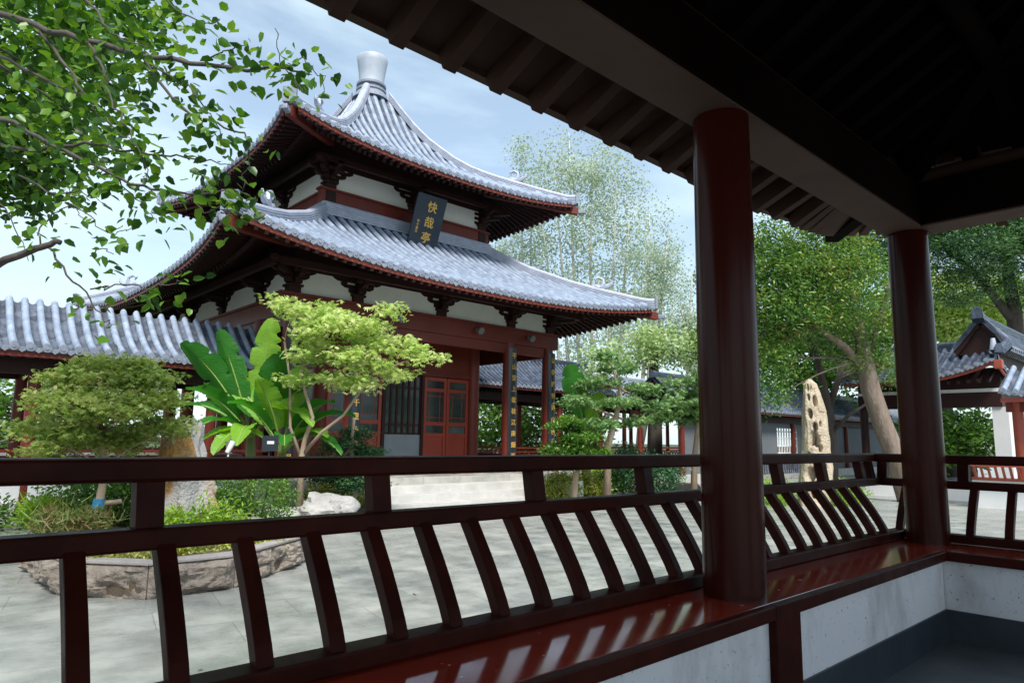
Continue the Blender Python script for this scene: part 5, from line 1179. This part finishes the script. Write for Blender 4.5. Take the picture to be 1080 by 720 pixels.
poplar('thinner poplar leaning right beside the tallest one', 672, 46, [(685, 260, 2.0, 2.8), (692, 310, 2.2, 3.0), (675, 350, 2.2, 3.0), (705, 290, 1.4, 2.2)], 170, tops=[(685, 225, 678), (705, 245, 690), (700, 290, 684)])
poplar('sparse small poplar left of the first near column', 730, 48, [(728, 320, 1.2, 2.4), (735, 370, 1.8, 2.6), (722, 350, 1.2, 2)], 90, tops=[(730, 285, 731), (740, 310, 736), (718, 320, 726)])
poplar('poplar whose crown stands between the two pavilion roofs', 548, 44, [(545, 270, 2.2, 2.8), (560, 210, 1.6, 2.4), (525, 300, 2.0, 2.0), (550, 165, .9, 1.2)], 150, tops=[(548, 180, 548), (560, 210, 556), (528, 270, 540)])
simple_tree('leafy_tree', 'light green tree behind the cloud-pruned trees right of the pavilion', 690, 480, 30, [(640, 385, 1.2, .7), (668, 372, 1.4, .8), (705, 368, 1.5, .8), (735, 372, 1.3, .7), (690, 352, 1.0, .6)], 120, 36, .7, .20, G_pale, ratio=.6)
simple_tree('leafy_tree', 'grey-green tree seen through the porch behind the far gallery', 535, 480, 34, [(500, 440, 2.4, 1.6), (535, 450, 2.6, 1.6), (565, 450, 2.4, 1.5), (515, 400, 2.0, 1.4), (600, 445, 2.2, 1.6)], 240, 40, .9, .24, G_mid, ratio=.6)
simple_tree('leafy_tree', 'green tree behind the low left gallery columns', -20, 480, 24, [(0, 425, 2.2, 1.5), (60, 435, 2.2, 1.4), (120, 440, 2.0, 1.3), (-60, 420, 2.2, 1.5), (20, 455, 2.2, 1.2)], 230, 40, .8, .2, G_mid, ratio=.6)
simple_tree('leafy_tree', 'dark tree glimpsed through the pavilion doorway', 420, 480, 36, [(400, 440, 2.4, 2), (440, 440, 2.4, 2), (470, 430, 2.4, 2)], 150, 40, .9, .26, G_mid, ratio=.6)

fl_ = np.stack([rng.uniform(.5, 14, 90), rng.uniform(2.4, 12.5, 90), np.full(90, .008)], 1)
tag(leaves('fallen_leaves', fl_.astype(np.float32), leafmat('dry_leaf', [(.10, .05, .02), (.22, .13, .04), (.16, .18, .04), (.30, .20, .07)], trans=.1), .06, None, 3.0, 'oval', .6), 'few dry leaves scattered on the courtyard paving', 'fallen leaves', None, 'stuff')
# ---- foreground tree, top left
ft = thing('foreground_tree', 'near tree whose leafy branches hang in from the upper left corner', 'tree', (-1.9, 6.4, 0))
tp_ = [(-1.9, 6.4, 0), (-1.85, 6.35, 1.5), (-1.6, 6.2, 3.0), (-1.5, 6.1, 4.6), (-1.2, 6.2, 6.4)]
MB().tube(tp_, [.22, .20, .17, .13, .07], 14).build('trunk', M_barkt, ft, smooth='all')
bm2 = MB(); LP = []; LD = []
def twig(px, r0_, r1_, nleaf=0, spread=.10, frm=None):
    pts = [AT(*q) for q in px]
    if frm is not None: pts = [Vector(frm)]+pts
    # subdivide with jitter
    P2 = []
    for i in range(len(pts)-1):
        for k in range(4):
            t = k/4; v = pts[i].lerp(pts[i+1], t)
            if k: v += Vector((random.gauss(0, .012), random.gauss(0, .012), random.gauss(0, .012)))
            P2.append(v)
    P2.append(pts[-1]); n = len(P2)
    bm2.tube(P2, [r0_+(r1_-r0_)*i/(n-1) for i in range(n)], 7)
    for _ in range(nleaf):
        i = random.uniform(0 if frm is None else 4, n-1.001); k = int(i); v = P2[k].lerp(P2[k+1], i-k); d = (P2[k+1]-P2[k]).normalized()
        off = Vector((random.gauss(0, 1), random.gauss(0, 1), random.gauss(-.35, .8)))*spread
        LP.append(tuple(v+off)); dd = off.normalized()+d*.5; LD.append(tuple(dd))
    return P2
K = 4.4
main = twig([(-120, -25, 5.4), (0, 15, 5.0), (70, 35, 4.8), (150, 60, 4.6), (215, 68, K), (260, 75, 4.3), (300, 72, 4.2), (322, 76, 4.2)], .030, .005, 40, .07, frm=(-1.55, 6.15, 4.0))
main2 = twig([(-120, 330, 5.2), (-40, 300, 4.8), (0, 277, 4.6), (38, 262, 4.5), (64, 256, 4.5)], .042, .018, 0, .1, frm=(-1.75, 6.3, 2.3))
tw = [([(92, 45, 4.7), (110, 75, 4.6), (116, 100, 4.6), (128, 130, 4.5), (150, 165, 4.4), (160, 195, 4.4)], .010, 34),
      ([(40, 25, 4.9), (70, 70, 4.8), (95, 105, 4.6), (120, 135, 4.5), (140, 150, 4.4)], .012, 36),
      ([(150, 60, 4.6), (175, 95, 4.5), (200, 120, 4.4), (230, 130, 4.3), (258, 140, 4.2), (262, 165, 4.2), (255, 205, 4.2)], .011, 50),
      ([(150, 60, 4.6), (180, 80, 4.5), (205, 98, 4.4), (222, 120, 4.3), (235, 150, 4.3)], .008, 40),
      ([(215, 68, 4.4), (235, 55, 4.3), (250, 48, 4.3), (262, 52, 4.2)], .006, 26),
      ([(90, 0, 4.8), (115, 30, 4.7), (135, 45, 4.6), (160, 55, 4.5)], .010, 26),
      ([(300, 72, 4.2), (320, 60, 4.1), (335, 80, 4.1), (342, 95, 4.1)], .004, 22), ([(300, 72, 4.2), (315, 90, 4.1), (325, 100, 4.1)], .004, 10),
      ([(290, 30, 4.1), (292, 50, 4.1), (300, 72, 4.2)], .003, 8),
      ([(-20, 110, 5.0), (30, 140, 4.8), (80, 165, 4.6), (120, 185, 4.5), (160, 200, 4.4), (200, 205, 4.3), (240, 200, 4.2), (262, 215, 4.2)], .016, 72),
      ([(-20, 150, 5.0), (40, 160, 4.8), (90, 150, 4.7), (130, 160, 4.6), (180, 165, 4.5), (215, 170, 4.4), (250, 175, 4.3)], .014, 70),
      ([(120, 185, 4.5), (140, 205, 4.5), (158, 225, 4.5), (165, 235, 4.5)], .005, 26),
      ([(200, 205, 4.3), (215, 225, 4.3), (235, 215, 4.2), (248, 228, 4.2)], .005, 20),
      ([(0, 60, 5.2), (50, 85, 5.0), (90, 100, 4.9), (110, 130, 4.8)], .014, 36),
      ([(40, 262, 4.5), (42, 240, 4.5), (55, 225, 4.5), (75, 215, 4.4), (90, 232, 4.4)], .006, 10),
      ([(50, 260, 4.5), (70, 290, 4.4), (95, 315, 4.4), (110, 340, 4.3), (122, 342, 4.3)], .008, 18),
      ([(95, 305, 4.4), (130, 300, 4.4), (160, 305, 4.3), (180, 300, 4.3), (195, 295, 4.3)], .005, 22),
      ([(75, 215, 4.4), (100, 232, 4.3), (120, 250, 4.3), (140, 240, 4.3)], .004, 14), ([(-30, 190, 4.9), (0, 215, 4.8), (15, 240, 4.8), (30, 275, 4.7)], .007, 10),
      ([(20, 185, 4.8), (60, 205, 4.7), (85, 200, 4.6), (105, 212, 4.5)], .007, 18),
      ([(95, 270, 4.4), (108, 262, 4.4), (120, 268, 4.3)], .004, 8), ([(150, -20, 4.8), (185, 10, 4.6), (215, 25, 4.5), (232, 20, 4.5)], .007, 18)]
for px_, r0_, nl_ in tw: twig(px_, r0_, .0025, int(nl_*1.5), .075)
br = bm2.build('branches', M_barkd, ft, smooth='all')
P = np.array(LP, dtype=np.float32); lo = leaves('leaves', P, G_fore, .076, ft, .5, 'oval', .74, .45, dirs=np.array(LD), mix=.0)
# deeper layer of the same crown, smaller in the picture
P = []
bmx = MB()
for (x, y, d, rx, n) in ((10, 40, 8.5, .95, 420), (60, 15, 8.0, .9, 420), (20, 110, 8.5, .85, 420), (-30, 60, 8, 1.1, 300), (110, 10, 7.5, .75, 300), (15, 170, 8.5, .55, 300), (60, 90, 7.5, .75, 300), (45, 190, 8.5, .45, 130), (85, 60, 7, .65, 220), (10, 205, 8.8, .40, 100), (-60, 140, 8, 1.0, 200), (90, 130, 6.5, .50, 150), (150, 15, 6.4, .45, 100)):
    c = AT(x, y, d); q = rng.normal(size=(int(n*1.7), 3))*rx*.52; P.append(np.array(c)+q)
    bmx.tube(bez((-1.45, 6.1, 4.6), c, (0, 0, .3), 6), [.05, .04, .03, .022, .016, .01, .006], 6)
bmx.build('branches', M_barkd, ft, smooth='all')
leaves('leaves', np.concatenate(P).astype(np.float32), G_fore, .125, ft, .5, 'oval', .7, .4)
